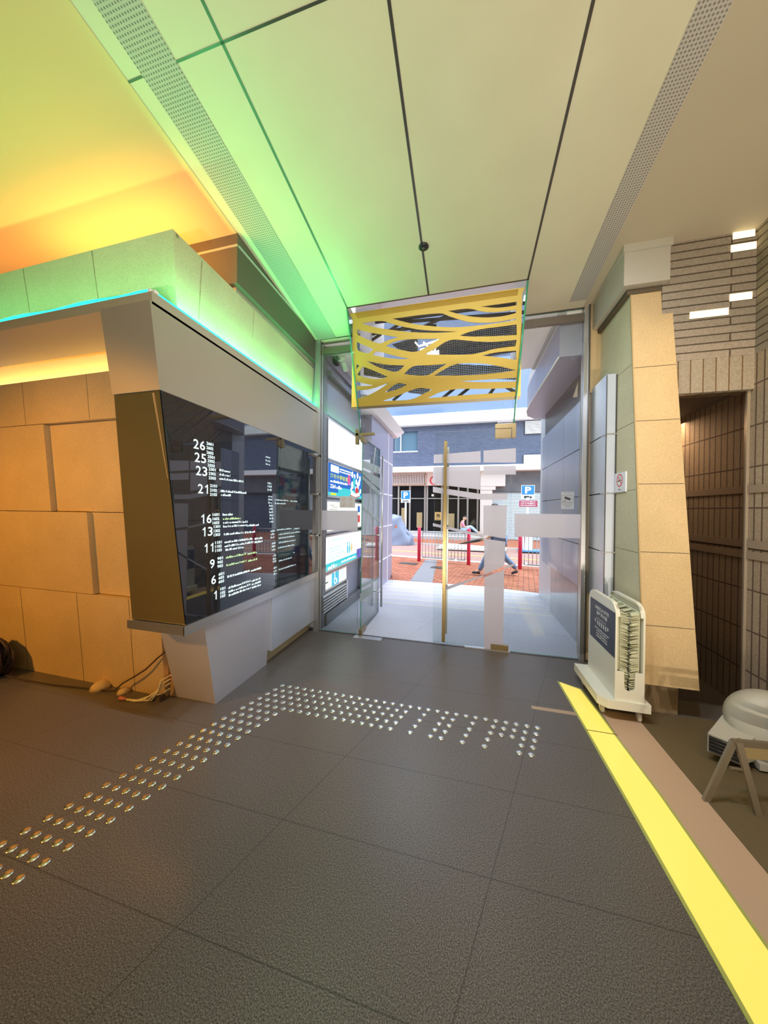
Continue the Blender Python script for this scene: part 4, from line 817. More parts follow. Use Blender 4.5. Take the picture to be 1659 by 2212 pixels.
cross = {-1: [18, 20, 21, 23, 25, 26, 27, 28, 29], -2: [18, 20, 21, 23, 25, 26, 27, 28, 29], -3: [18, 20, 21, 23, 25, 28, 29], -4: [18, 20, 21, 23, 25, 28, 29]}
gA, gB, gC = 'floor studs in the branch running to the left front', 'floor studs in the dense band parallel to the doors', 'floor studs in the gappy right end of the band'
ORD = 'first second third fourth fifth sixth seventh eighth ninth tenth eleventh twelfth thirteenth fourteenth fifteenth sixteenth seventeenth eighteenth nineteenth twentieth twenty-first twenty-second twenty-third twenty-fourth twenty-fifth twenty-sixth'.split()
def labA(i, j): return 'steel stud, left floor branch, %s row from the doors, %s from left' % (ORD[-j], ORD[i])
def labB(i, j): return 'steel stud, dense floor band, %s row from the doors, %s column right of the branch' % (ORD[-j], ORD[i - 5])
def labC(i, j): return 'steel stud, gappy right band, %s row from the doors, %s column from right end' % (ORD[-j], ORD[29 - i])
lA = 'round domed steel stud in the floor branch that runs towards the left front'; lB = 'round domed steel stud in the dense part of the band parallel to the doors'; lC = 'round domed steel stud in the gappy right end of the stud band'
for j in range(-22, 1):
    for i in range(5): stud(i, j, gA, labA(i, j))
for i in range(5, 17):
    for j in range(-4, 1): stud(i, j, gB, labB(i, j))
for i in range(17, 30): stud(i, 0, gC, labC(i, 0))
for j, l in cross.items():
    for i in l: stud(i, j, gC, labC(i, j))
# ================================================================== ACROSS THE STREET
FY = 17.0
t = thing('shop_building', 'grey blue tiled building across the street with shop front, shutter and white ledges', 'building', (0, FY, 0))
TILE = brick_mat('blue_grey_tile', (.055, .07, .125), (.08, .10, .16), (.14, .15, .2), .24, .075, 'XZ', .5, .008, .2, .5)
def F(x, y): return gy(x, y, FY)
def fbox(name, x0, y0, x1, y1, d0, d1, m, par=None):
    p, q = F(x0, y0), F(x1, y1); m_ = MB(); m_.box(p.x, q.x, FY - d0, FY + d1, q.z, p.z); return m_.build(name, m, par or t)
m_ = MB(); m_.box(-12, -4.32 + .5, FY, FY + .3, 3.7, 12); m_.box(-3.82, -2.50, FY, FY + .3, 3.7, 4.62); m_.box(-3.82, -2.50, FY, FY + .3, 5.72, 12); m_.box(-2.50, 12, FY, FY + .3, 3.7, 12); m_.build('tiled_wall', TILE, t)
m_ = MB(); m_.box(-3.82, -2.50, FY + .12, FY + .14, 4.62, 5.72); m_.build('window_pane', mat('street_window', (.12, .2, .26), .08, 0, .8), t)
m_ = MB(); m_.box(-3.84, -2.48, FY - .02, FY + .1, 4.60, 4.66); m_.box(-3.45, -3.41, FY, FY + .12, 4.62, 5.72); m_.build('window_frame', WHITE, t)
m_ = MB(); m_.box(-12, 12, FY - .35, FY, 5.98, 6.52); m_.box(-12, 12, FY - .7, FY, 3.44, 3.72); m_.build('white_ledge', mat('white_render', (.92, .92, .92), .6), t)
m_ = MB(); m_.box(-12, 1.0, FY - .25, FY + .1, 2.76, 3.44); m_.build('sign_band', mat('tan_sign_band', (.62, .5, .42), .5), t)
m_ = MB(); m_.box(-5, -2.02, FY - .27, FY - .25, 2.84, 3.36); m_.build('grille_backing', mat('grille_dark', (.22, .15, .12), .6), t)
for k in range(26): m_ = MB(); x = -4.3 + k * .087; m_.box(x, x + .03, FY - .31, FY - .27, 2.86, 3.34); m_.build('sign_bar', mat('pale_bar', (.75, .66, .6), .4), t)
m_ = MB(); m_.box(-5, -2.0, FY - .32, FY - .25, 2.80, 2.86); m_.box(-5, -2.0, FY - .32, FY - .25, 3.34, 3.40); m_.box(-2.04, -1.98, FY - .32, FY - .25, 2.80, 3.40); m_.build('grille_frame', mat('copper_frame', (.5, .33, .25), .4, .3), t)
m_ = MB(); c_ = V((-1.56, FY - .28, 3.02)); ring(m_, c_, EX, EZ, .16, .23, a0=50, a1=320); m_.build('red_letter_c', mat('sign_letter_red', (.6, .03, .05), .4), t)
for k, (a, c) in enumerate(((-.9, .12), (-.35, .7), (.1, .4))):
    pass
SHOPG = mat('shop_glass', (.012, .012, .012), .1, 0, .1)
m_ = MB(); m_.box(-8, .78, FY + .02, FY + .05, .34, 2.76); m_.build('shop_glazing', SHOPG, t)
for x in (-3.55, -2.92, -2.1, -1.98, -1.2, -.35, .12, .62):
    m_ = MB(); m_.box(x, x + .09, FY - .06, FY + .02, .34, 2.76); m_.build('shop_mullion', mat('shop_mullion', (.34, .30, .26), .4, .4), t)
m_ = MB(); m_.box(-8, .78, FY - .05, FY + .02, 2.05, 2.10); m_.build('shop_transom', MATS['shop_mullion'], t)
for x in (-3.35, -2.5, -.8): m_ = MB(); m_.box(x, x + .3, FY - .0, FY + .012, .5, 1.5 + .3 * math.sin(x)); m_.build('shop_display', mat('shop_display', (.35, .25, .12), .5), t)
for x in (-3.2, -1.7, -.1): m_ = MB(); m_.box(x, x + .1, FY, FY + .012, 2.2, 2.3); m_.build('shop_lamp', emis('shop_lamp', (1, .9, .6), 2.5), t)
m_ = MB(); m_.box(.78, 1.35, FY - .4, FY + .1, 0, 2.5); m_.box(.78, 1.95, FY - .45, FY + .1, 2.68, 3.44); m_.box(.78, 1.5, FY - .43, FY + .1, 2.5, 2.68); m_.build('stone_pier', mat('pink_stone', (.66, .58, .53), .7), t)
m_ = MB(); m_.box(1.35, 12, FY - .1, FY + .1, 2.42, 3.44); m_.build('dark_lintel', mat('dark_stone', (.13, .13, .14), .5, noise=.2, nscale=3), t)
SHUT = mat('roller_shutter', (.52, .53, .54), .4, .4)
m_ = MB()
for k in range(32): z = .02 + k * .075; m_.hexa([(1.35, FY - .03, z), (8, FY - .03, z), (8, FY + .03, z), (1.35, FY + .03, z), (1.35, FY - .005, z + .068), (8, FY - .005, z + .068), (8, FY + .03, z + .068), (1.35, FY + .03, z + .068)])
m_.build('roller_shutter', SHUT, t)
m_ = MB(); m_.box(-12, .78, FY - 1.3, FY + .1, 0, .16); m_.box(-12, .78, FY - .8, FY + .1, .16, .33); m_.build('steps', mat('grey_steps', (.45, .42, .4), .7, noise=.1), t)
for i, (a, c, w) in enumerate([((1073, 903), (1111, 938), 'upper'), ((1133, 911), (1173, 937), 'mid'), ((1130, 984), (1170, 1004), 'low')]):
    p, q = F(*a), F(*c); g = MB(); g.box(p.x, q.x, FY - .06, FY, q.z, p.z); o = g.build('vent_grille', STEEL_D, t)
    m_ = MB(); n = 9
    for k in range(n): z = q.z + (p.z - q.z) * (k + .3) / n; m_.box(p.x + .02, q.x - .02, FY - .10, FY - .06, z, z + .045)
    m_.build('louvre_blade', WHITE, o)
m_ = MB(); m_.box(-12, 12, FY - .2, FY, 6.52, 9.2); m_.build('upper_glazing', mat('upper_blue_glass', (.16, .22, .34), .12, 0, .7), t)
m_ = MB(); m_.box(-12, 12, FY + .32, FY + 6, 0, 12); m_.build('rear_mass', TILE, t)

# parking signs
def parking_sign(lab, px_, top, bot, Y, w, extra):
    p = gy(px_, top, Y); q = gy(px_, bot, Y); t = thing('parking_sign', lab, 'parking sign', (p.x, Y, 0))
    z1 = p.z; z0 = q.z; h = z1 - z0; x0, x1 = p.x - w / 2, p.x + w / 2
    m_ = MB(); m_.tube([(p.x, Y + .03, -.04), (p.x, Y + .03, z1)], .038, 12); m_.build('pole', WHITE, t)
    m_ = MB(); m_.box(x0, x1, Y - .015, Y, z0, z1); o = m_.build('sign_plate', WHITE, t)
    BLUE = mat('sign_blue', (.02, .25, .75), .4)
    zb = z0 + h * .30; m_ = MB(); m_.box(x0 + .02, x1 - .02, Y - .018, Y - .015, zb, z1 - .02); m_.build('blue_field', BLUE, o)
    m_ = MB(); put_text(m_, 'P', (p.x - w * .22, Y - .021, zb + h * .08), EX, EZ, w * .46, h * .5, bold=.04); m_.build('letter_p', WHITE, o)
    c_ = V((p.x, Y - .018, z0 + h * .13)); m_ = MB()
    if extra == 'bike':
        for s_ in (-1, 1): ring(m_, c_ + EX * (s_ * w * .22) - EZ * h * .03, EX, EZ, w * .06, w * .11)
        bar(m_, c_, EX, EZ, (-w * .2, 0), (w * .18, h * .04), h * .06)
    else:
        bar(m_, c_, EX, EZ, (-w * .3, h * .01), (w * .1, h * .01), h * .11); bar(m_, c_, EX, EZ, (w * .13, -.01 * h), (w * .3, -.01 * h), h * .08)
        for s_ in (-.2, .2): disc(m_, c_ + EX * w * s_ - EZ * h * .07, EX, EZ, w * .06)
    m_.build('vehicle_symbol', BLACK, o); return t, p
parking_sign('blue and white P sign with a motorcycle symbol, beside the covered motorcycle', 876.5, 1060, 1086, 13.6, .42, 'bike')
t, p = parking_sign('blue and white P sign with a truck symbol and a maroon plate below', 1140.5, 1048, 1077, 12.6, .46, 'truck')
q = gy(1141, 1087, 12.6); m_ = MB(); m_.box(q.x - .31, q.x + .31, 12.57, 12.60, q.z - .13, q.z + .10); o = m_.build('maroon_plate', mat('maroon', (.45, .06, .12), .5), t)
m_ = MB(); 
for k in range(3): m_ = MB(); scribble(m_, (q.x - .26, 12.565, q.z - .10 + k * .065), EX, EZ, .5, .035, 0, k); m_.build('white_text_line', WHITE, o)
t = thing('kerb_equipment_box', 'white box at the foot of the right parking sign', 'box', (p.x, 12.3, 0))
m_ = MB(); m_.box(p.x - .2, p.x + .1, 12.1, 12.46, .0, .75); m_.box(p.x - .24, p.x + .14, 12.06, 12.5, .75, .79); m_.build('body', WHITE, t)
m_ = MB(); m_.box(p.x - .35, p.x + .4, 12.0, 12.56, .01, .06); m_.build('base_tray', mat('blue_base', (.1, .3, .6), .5), t)
# railings
RP = mat('red_post', (.75, .04, .12), .4); GALV = mat('galvanised_rail', (.42, .44, .46), .4, .6)
def railing(lab, P, Q, posts=(1, 1), n=13, h=.84):
    P, Q = V((*P, 0)), V((*Q, 0)); t = thing('railing', lab, 'railing', (P + Q) / 2)
    for use, e in zip(posts, (P, Q)):
        if use: m_ = MB(); m_.lathe(e, EZ, [(-.01, .048), (h + .10, .048), (h + .13, .03)], 14); m_.build('red_post', RP, t)
    d = (Q - P).normalized(); a, c = P + d * .10, Q - d * .10; m_ = MB()
    m_.tube([a + EZ * .12, c + EZ * .12, c + EZ * h, a + EZ * h], .02, 8, closed=True); m_.build('rail_frame', GALV, t)
    for k in range(1, n): x = a.lerp(c, k / n); m_ = MB(); m_.tube([x + EZ * .12, x + EZ * (h if k % 2 else h - .0)], .008, 6); m_.build('upright_bar', GALV, t)
    return t
railing('railing panel between the two left red posts, across from the open doorway', (-1.23, 8.91), (.127, 8.71))
railing('railing panel running right from the rightmost red post', (1.369, 8.485), (2.75, 8.26))

# covered motorcycle
t = thing('covered_motorcycle', 'motorcycle under a crumpled grey blue cover at the far kerb', 'motorcycle', (-3.0, 13.0, -.04))
rd = random.Random(5); vs = []; fs = []; n = 40; lv = 16
for k in range(lv):
    f = k / (lv - 1); z = -.03 + 1.22 * f
    for j in range(n):
        th = 2 * math.pi * j / n; fold = 1 + .07 * math.sin(th * 9 + k * .25) * (1 - f) + .03 * math.sin(th * 5 - k)
        rx = (1.05 - .45 * f ** 1.6) if f < .97 else .25; ry = (.42 - .22 * f) if f < .97 else .1
        lump = .12 * math.sin(f * 5 + 1) * math.cos(th)
        vs.append((-3.25 + (rx + lump) * fold * math.cos(th) + .1 * f, 13.2 + ry * fold * math.sin(th), z + (.08 * math.cos(th * 2) * f)))
for k in range(lv - 1):
    for j in range(n): fs.append((k * n + j, k * n + (j + 1) % n, (k + 1) * n + (j + 1) % n, (k + 1) * n + j))
fs.append(tuple(range((lv - 1) * n, lv * n)))
m_ = MB(); m_.raw(vs, fs, 0, True); m_.build('cover', mat('grey_blue_cover', (.20, .24, .33), .45, bump=.4, bscale=6), t)
for x in (-3.95, -2.5):
    m_ = MB(); m_.lathe((x, 13.15, .26), EY, [(-.05, .22), (-.04, .29), (.04, .29), (.05, .22)], 24); m_.build('wheel', BLACK, t)
m_ = MB(); c_ = V((-2.75, 12.80, .75)); disc(m_, c_ - EY * .01, EX, EZ, .05); m_.build('tail_lamp', mat('tail_lamp', (.6, .12, .05), .3), t)

# ---- people
def skin(name, joints, bones, m, parent, off=V((0, 0, 0)), sub=2):
    """joints: name -> (x, y, z, radius); one continuous skinned surface"""
    ks = list(joints); me = bpy.data.meshes.new(name); me.from_pydata([joints[k][:3] for k in ks], [(ks.index(a), ks.index(c)) for a, c in bones], [])
    o = bpy.data.objects.new(name, me); COL.objects.link(o)
    md = o.modifiers.new('s', 'SKIN'); md.use_smooth_shade = True
    sv = me.skin_vertices[0].data
    for i, k in enumerate(ks):
        r = joints[k][3]; sv[i].radius = r if isinstance(r, tuple) else (r, r); sv[i].use_root = (i == 0)
    s = o.modifiers.new('b', 'SUBSURF'); s.levels = sub; s.render_levels = sub
    bpy.context.view_layer.update(); nm = bpy.data.meshes.new_from_object(o.evaluated_get(bpy.context.evaluated_depsgraph_get()))
    bpy.data.objects.remove(o); bpy.data.meshes.remove(me)
    for p in nm.polygons: p.use_smooth = True
    nm.materials.clear(); nm.materials.append(m); nm.name = name
    return link(name, nm, parent, V((0, 0, 0)))
SKIN = mat('skin', (.62, .38, .27), .5); HAIR = mat('dark_hair', (.02, .015, .012), .5)
DENIM = mat('blue_denim', (.16, .25, .42), .8, noise=.15, nscale=40); PINK = mat('pink_shirt', (.82, .25, .36), .7); SHOE = mat('dark_shoe', (.03, .03, .04), .5)
def head(parent, c, f, r=.095, hair=True):
    """head with brow, nose, mouth and ears, facing direction f"""
    c = V(c); f = V(f).normalized(); s = f.cross(EZ).normalized(); u = s.cross(f)
    vs, fs = [], []; N, K = 20, 14
    for k in range(K + 1):
        ph = math.pi * k / K
        for j in range(N):
            th = 2 * math.pi * j / N; x = math.sin(ph) * math.cos(th); y = math.sin(ph) * math.sin(th); z = math.cos(ph)
            w = 1 - .22 * max(0, -z); nose = .16 * math.exp(-((y / .16) ** 2 + ((z + .08) / .16) ** 2)) if x > 0 else 0
            brow = .04 * math.exp(-((z - .12) / .1) ** 2) if x > .5 else 0; chin = .08 * math.exp(-((z + .75) / .2) ** 2) if x > 0 else 0
            vs.append(c + f * (r * (x * w * 1.02 + nose + brow + chin)) + s * (r * y * .84 * w) + u * (r * 1.28 * z))
    for k in range(K):
        for j in range(N): fs.append((k * N + j, k * N + (j + 1) % N, (k + 1) * N + (j + 1) % N, (k + 1) * N + j))
    m_ = MB(); m_.raw(vs, fs, 0, True)
    for q in (-1, 1): m_.lathe(c + s * (q * r * .82), s * q, [(0, r * .2), (r * .1, r * .22), (r * .16, r * .1)], 10)
    m_.build('head', SKIN, parent)
    m_ = MB()
    for q in (-1, 1): m_ = MB(); disc(m_, c + f * (r * .93) + s * (q * r * .33) + u * (r * .06), s, u, r * .1, r * .05); m_.build('eye', BLACK, parent)
    m_ = MB(); disc(m_, c + f * (r * .97) - u * (r * .55), s, u, r * .24, r * .05); m_.build('mouth', mat('lips', (.45, .15, .13), .5), parent)
    if hair:
        vs2 = []; 
        for v in vs:
            d = V(v) - c; a = d.dot(f) / r; z = d.dot(u) / r
            k = 1.10 if (z > .45 + .5 * a) else .93
            vs2.append(c + d * k)
        m_ = MB(); m_.raw(vs2, fs, 0, True); m_.build('hair', HAIR, parent)
def hand_joints(J, B, key, wrist, d, side, curl=.5, s=1.):
    """five finger chains rooted in the palm: d = pointing direction, side = across the palm"""
    d, side = V(d).normalized(), V(side).normalized(); n = d.cross(side); w = V(wrist); palm = w + d * .055 * s
    J[key + 'p'] = (*palm, (.028 * s, .016 * s)); B.append((key, key + 'p'))
    for i, (o_, l) in enumerate(((-.028, .065), (-.010, .078), (.010, .072), (.027, .058))):
        a = palm + d * .035 * s + side * o_ * s; e = a + (d * math.cos(curl) - n * math.sin(curl)) * l * .5 * s; g = e + (d * math.cos(2 * curl) - n * math.sin(2 * curl)) * l * .5 * s
        for q, P, r in (('a', a, .009), ('b', e, .0085), ('c', g, .007)): J['%s%d%s' % (key, i, q)] = (*P, r * s)
        B += [(key + 'p', '%s%da' % (key, i)), ('%s%da' % (key, i), '%s%db' % (key, i)), ('%s%db' % (key, i), '%s%dc' % (key, i))]
    a = w + d * .03 * s - side * .035 * s; e = a + d * .03 * s - side * .02 * s - n * .01
    J[key + 'ta'] = (*a, .011 * s); J[key + 'tb'] = (*e, .009 * s); B += [(key + 'p', key + 'ta'), (key + 'ta', key + 'tb')]

# walker in stride towards the left, body mostly behind the frosted band
t = thing('person', 'person in blue jeans striding left past the door, folded umbrella held forward', 'person', (.74, 7.5, 0))
def TJ(dct): return {k: (v[0] + .74, v[1] + 7.5, v[2] * .92, *v[3:]) for k, v in dct.items()}
J = TJ({'pel': (.02, 0, .90, (.13, .10)), 'bel': (.0, 0, 1.06, (.12, .095)), 'che': (-.03, 0, 1.28, (.15, .105)), 'nek': (-.04, 0, 1.46, .055), 'hed': (-.06, 0, 1.54, .05),
        'lsh': (-.02, -.17, 1.38, .055), 'lel': (-.06, -.22, 1.08, .042), 'lwr': (-.29, -.19, .88, .028), 'rsh': (-.04, .17, 1.38, .055), 'rel': (.06, .22, 1.12, .042), 'rwr': (.05, .2, .88, .028),
        'lhi': (.0, -.09, .86, .09), 'lkn': (-.22, -.1, .50, .06), 'lan': (-.40, -.1, .10, .04), 'lto': (-.50, -.1, .06, .03), 'rhi': (.04, .09, .86, .09), 'rkn': (.12, .1, .48, .06), 'ran': (.42, .1, .16, .04), 'rto': (.36, .1, .05, .03)})
B = [('pel', 'bel'), ('bel', 'che'), ('che', 'nek'), ('nek', 'hed'), ('che', 'lsh'), ('lsh', 'lel'), ('lel', 'lwr'), ('che', 'rsh'), ('rsh', 'rel'), ('rel', 'rwr'), ('pel', 'lhi'), ('lhi', 'lkn'), ('lkn', 'lan'), ('lan', 'lto'), ('pel', 'rhi'), ('rhi', 'rkn'), ('rkn', 'ran'), ('ran', 'rto')]
JS = dict(J); BS = list(B); hand_joints(JS, BS, 'lwr', JS['lwr'][:3], (-1, 0, -.15), (0, 1, 0), 1.0); hand_joints(JS, BS, 'rwr', JS['rwr'][:3], (0, 0, -1), (1, 0, 0), .35)
skin('body', JS, BS, SKIN, t)
def grow(J, keys, k): return {q: (*J[q][:3], tuple(a * k for a in J[q][3]) if isinstance(J[q][3], tuple) else J[q][3] * k) for q in keys}
ks = ['bel', 'pel', 'che', 'lsh', 'lel', 'rsh', 'rel']; skin('shirt', grow(J, ks, 1.18), [e for e in B if e[0] in ks and e[1] in ks], mat('pale_shirt', (.7, .68, .66), .8), t)
ks = ['pel', 'lhi', 'lkn', 'lan', 'rhi', 'rkn', 'ran']; skin('jeans', grow(J, ks, 1.28), [e for e in B if e[0] in ks and e[1] in ks], DENIM, t)
for a, c in (('lan', 'lto'), ('ran', 'rto')):
    q = V(J[a][:3]); w = V(J[c][:3]); skin('shoe', {'a': (q.x + .03, q.y, q.z - .04, (.045, .045)), 'b': (*(q.lerp(w, .6) - EZ * .01), (.045, .035)), 'c': (w.x - .06, w.y, w.z - .01, (.04, .028))}, [('a', 'b'), ('b', 'c')], SHOE, t)
head(t, (.74 - .07, 7.5, 1.49), (-1, 0, -.1))
q = V(JS['lwrp'][:3]); t2 = thing('folded_umbrella', 'folded black umbrella held out by the walking person', 'umbrella', q)
m_ = MB(); m_.lathe(q + V((.04, 0, .02)), (-1, 0, -.24), [(0, .012), (.05, .03), (.16, .036), (.50, .012), (.56, .006)], 12); m_.build('folded_canopy', mat('black_canopy', (.04, .05, .05), .6), t2)
m_ = MB(); m_.tube([q + V((.04, 0, .02)), q + V((.12, 0, .04)), q + V((.15, 0, .02))], .012, 8); m_.build('handle', mat('umbrella_handle', (.3, .2, .12), .4), t2)

# seated person on the shop steps, facing right
t = thing('person', 'person in a pink shirt and light jeans sitting on the shop steps, legs out', 'person', (-.1, 16.3, .33))
sx, sy, sz = -.14, 16.45, .33
def TS(d): return {k: (v[0] + sx, v[1] + sy, v[2] + sz, *v[3:]) for k, v in d.items()}
J = TS({'pel': (0, 0, .12, (.15, .12)), 'bel': (.02, 0, .28, (.13, .11)), 'che': (.06, 0, .46, (.15, .11)), 'nek': (.10, 0, .60, .055), 'hed': (.14, 0, .66, .05),
        'lsh': (.06, -.17, .54, .055), 'lel': (.16, -.21, .30, .042), 'lwr': (.38, -.14, .28, .028), 'rsh': (.06, .17, .54, .055), 'rel': (.16, .21, .30, .042), 'rwr': (.38, .12, .30, .028),
        'lhi': (.08, -.10, .12, .09), 'lkn': (.46, -.14, .34, .065), 'lan': (.78, -.14, .06, .042), 'lto': (.92, -.14, .05, .03), 'rhi': (.08, .1, .12, .09), 'rkn': (.5, .12, .28, .065), 'ran': (.84, .1, -.02, .042), 'rto': (.98, .1, .0, .03)})
JS = dict(J); BS = list(B); hand_joints(JS, BS, 'lwr', JS['lwr'][:3], (1, .2, 0), (0, 1, 0), .5); hand_joints(JS, BS, 'rwr', JS['rwr'][:3], (1, -.2, 0), (0, 1, 0), .5)
skin('body', JS, BS, SKIN, t)
ks = ['bel', 'che', 'lsh', 'lel', 'rsh', 'rel']; skin('shirt', grow(J, ks, 1.2), [e for e in B if e[0] in ks and e[1] in ks], PINK, t)
ks = ['pel', 'lhi', 'lkn', 'lan', 'rhi', 'rkn', 'ran']; skin('jeans', grow(J, ks, 1.25), [e for e in B if e[0] in ks and e[1] in ks], mat('light_denim', (.42, .55, .75), .8), t)
head(t, (sx + .17, sy, sz + .74), (1, 0, -.5))

# ================================================================== NOTICES
t = thing('no_smoking_sign', 'white no smoking sign with a red ring on the pale stone wall', 'sign', (1.245, 3.0, 1.70))
m_ = MB(); m_.box(1.238, 1.2485, 2.90, 3.095, 1.615, 1.775); m_.build('plate', mat('sign_white', (.82, .83, .88), .4), t)
c_ = V((1.2372, 2.997, 1.712)); RY = V((0, -1, 0))
m_ = MB(); ring(m_, c_, RY, EZ, .044, .053); m_.build('red_ring', RED, t)
m_ = MB(); bar(m_, c_ - EX * .0003, RY, EZ, (-.032, .034), (.034, -.032), .009); m_.build('red_slash', RED, t)
m_ = MB(); bar(m_, c_, RY, EZ, (-.034, -.006), (.018, -.002), .009); m_.build('cigarette', BLACK, t)
m_ = MB(); bar(m_, c_, RY, EZ, (.022, -.001), (.036, 0), .009); m_.build('cigarette_tip', STEEL_D, t)
for k in range(2): m_ = MB(); bar(m_, c_, RY, EZ, (.008 + k * .01, .012), (.004 + k * .01, .034), .003); m_.build('smoke', STEEL_D, t)
m_ = MB(); scribble(m_, V((1.2372, 3.015, 1.632)), RY, EZ, .045, .012, 0, 5); m_.build('small_print', STEEL_D, t)
t = thing('cctv_notice', 'clear sticker with a black security camera symbol on the right glass', 'sticker', (.98, YD, 1.56))
m_ = MB(); m_.box(.925, 1.04, YD - .005, YD - .003, 1.475, 1.645); m_.build('film', frost_mat('sticker_film', (.8, .82, .82), .35), t)
c_ = V((.982, YD - .0065, 1.575)); m_ = MB(); bar(m_, c_, EX, EZ, (-.026, .016), (.026, -.006), .020); m_.build('camera_body', BLACK, t)
m_ = MB(); bar(m_, c_, EX, EZ, (-.008, -.004), (-.024, -.022), .004); bar(m_, c_, EX, EZ, (-.024, -.022), (-.040, -.022), .004); m_.build('camera_bracket', BLACK, t)
m_ = MB(); P = [(-.05, .032), (.05, .032), (.05, -.034), (-.05, -.034)]
for a, c in zip(P, P[1:] + P[:1]): bar(m_, c_, EX, EZ, a, c, .0018)
m_.build('border', BLACK, t)
for k, (z, w) in enumerate(((1.635, .08), (1.622, .05), (1.53, .10), (1.518, .09), (1.505, .06), (1.492, .05))): m_ = MB(); scribble(m_, (.982 - w / 2, YD - .0065, z), EX, EZ, w, .006, 0, 20 + k); m_.build('text_line', mat('grey_print', (.2, .22, .22), .6), t)
p, q = onp(939, 1106), onp(954, 1124); t = thing('push_sticker', 'small gold sticker with a black Chinese push character beside the brass handle', 'sticker', ((p.x + q.x) / 2, YD, q.z))
m_ = MB(); m_.box(p.x, q.x, YD - .006, YD - .003, q.z, p.z); m_.build('gold_plate', mat('gold_sticker', (.7, .5, .25), .35, .3), t)
m_ = MB(); w = q.x - p.x; put_text(m_, '推', (p.x + w * .22, YD - .0075, q.z + w * .35), EX, EZ, w * .56, w * .62, bold=.02); m_.build('push_character', BLACK, t)
m_ = MB(); P = [(p.x + .004, p.z - .004), (q.x - .004, p.z - .004), (q.x - .004, q.z + .004), (p.x + .004, q.z + .004)]
for a, c in zip(P, P[1:] + P[:1]): bar(m_, V((0, YD - .0072, 0)), EX, EZ, a, c, .002)
m_.build('border', BLACK, t); m_ = MB(); scribble(m_, (p.x + w * .2, YD - .0075, q.z + w * .12), EX, EZ, w * .6, w * .1, 0, 3); m_.build('small_print', BLACK, t)

# ================================================================== UMBRELLA DRYER
t = thing('umbrella_dryer', 'pale grey umbrella dryer on castors with a navy label, against the stone pilaster', 'umbrella dryer', (1.10, 2.77, 0))
PG = mat('pale_grey_metal', (.82, .80, .68), .42, .1); NAVY = mat('navy_label', (.045, .05, .085), .5)
X0, X1, Y0, Y1 = .935, 1.24, 2.50, 3.03
m_ = MB(); m_.prism([(X0, Y0 + .05, .085), (X0 + .05, Y0, .085), (X1, Y0, .085), (X1, Y1, .085), (X0, Y1, .085)], (0, 0, .06)); m_.build('base_plate', PG, t)
def side_panel(x, y0, y1, z0, z1, r=.09):
    pts = [(y0, z0), (y1, z0)] + [(y1 - r + r * math.cos(a), z1 - r + r * math.sin(a)) for a in [math.pi / 2 * k / 8 for k in range(9)]] + [(y0 + r - r * math.sin(a), z1 - r + r * math.cos(a)) for a in [math.pi / 2 * k / 8 for k in range(9)]]
    return [(x, y, z) for y, z in pts]
m_ = MB(); m_.prism(side_panel(1.030, 2.515, 3.0, .145, .815), (.012, 0, 0)); m_.build('side_panel', PG, t)
m_ = MB(); m_.prism(side_panel(1.195, 2.515, 3.0, .145, .815), (.012, 0, 0)); m_.build('side_panel', PG, t)
m_ = MB()
for x in (1.042, 1.180):
    pl = [V(q) for q in side_panel(x, 2.515, 3.0, .145, .815)][1:]; 
    il = [V((x, min(max(q.y, 2.53), 2.985), min(q.z, .80))) for q in pl]
    for k in range(len(pl) - 1): m_.hexa([pl[k], pl[k] + EX * .015, pl[k + 1] + EX * .015, pl[k + 1], il[k], il[k] + EX * .015, il[k + 1] + EX * .015, il[k + 1]])
m_.build('rim_flange', PG, t)
m_ = MB()   # front plate with a U slot
U = [(1.042, .145), (1.195, .145), (1.195, .345), (1.152, .345), (1.150, .26)] + [(1.1185 + .0315 * math.cos(a), .245 - .0315 * math.sin(a) + .0) for a in [math.pi * k / 10 for k in range(11)]] + [(1.087, .26), (1.085, .345), (1.042, .345)]
vs, fs = holed_panel(U, [], V((0, 2.52, 0)), EX, EZ, .01, EY); m_.raw(vs, fs); m_.build('slotted_front_plate', PG, t)
BRU = mat('microfibre_tufts', (.62, .62, .44), .85)
for xs, sg in ((1.052, 1), (1.185, -1)):
    m_ = MB(); rd = random.Random(int(xs * 1000)); m_.box(min(xs, xs + sg * .012), max(xs, xs + sg * .012), 2.54, 2.98, .19, .76)
    for k in range(95):
        z = .19 + k * .006; 
        for j in range(6):
            y = 2.535 + j * .085 + rd.uniform(-.01, .01) if j else 2.528 + rd.uniform(-.004, .006); l = .045 + rd.uniform(-.006, .010); x = xs + sg * .01
            m_.hexa([(x, y, z), (x + sg * l, y + rd.uniform(-.004, .004), z - .012 + rd.uniform(-.004, .004)), (x + sg * l, y + .02, z - .012), (x, y + .03, z), (x, y, z + .0045), (x + sg * l, y, z - .009), (x + sg * l, y + .02, z - .009), (x, y + .03, z + .0045)])
    o = m_.build('drying_pad', BRU, t); o['kind'] = 'stuff'
lbl = MB(); lbl.box(1.0285, 1.030, 2.522, 2.965, .43, .745); lo = lbl.build('navy_label', NAVY, t)
RL = V((0, -1, 0)); XLb = 1.0278
def lp(a, z): return V((XLb, 2.965 - a, z))
WP = mat('label_white', (.85, .85, .85), .5)
m_ = MB(); put_text(m_, 'UMBRELLA DRYER', lp(.10, .683), RL, EZ, .25, .026, bold=.02); m_.build('english_title', WP, lo)
m_ = MB(); put_text(m_, '雨傘除水器', lp(.13, .640), RL, EZ, .19, .034, bold=.015); m_.build('chinese_title', WP, lo)
for a, s_ in ((.095, '«'), (.315, '»')): m_ = MB(); put_text(m_, s_, lp(a, .575), RL, EZ, .03, .026, bold=.02); m_.build('arrow_mark', WP, lo)
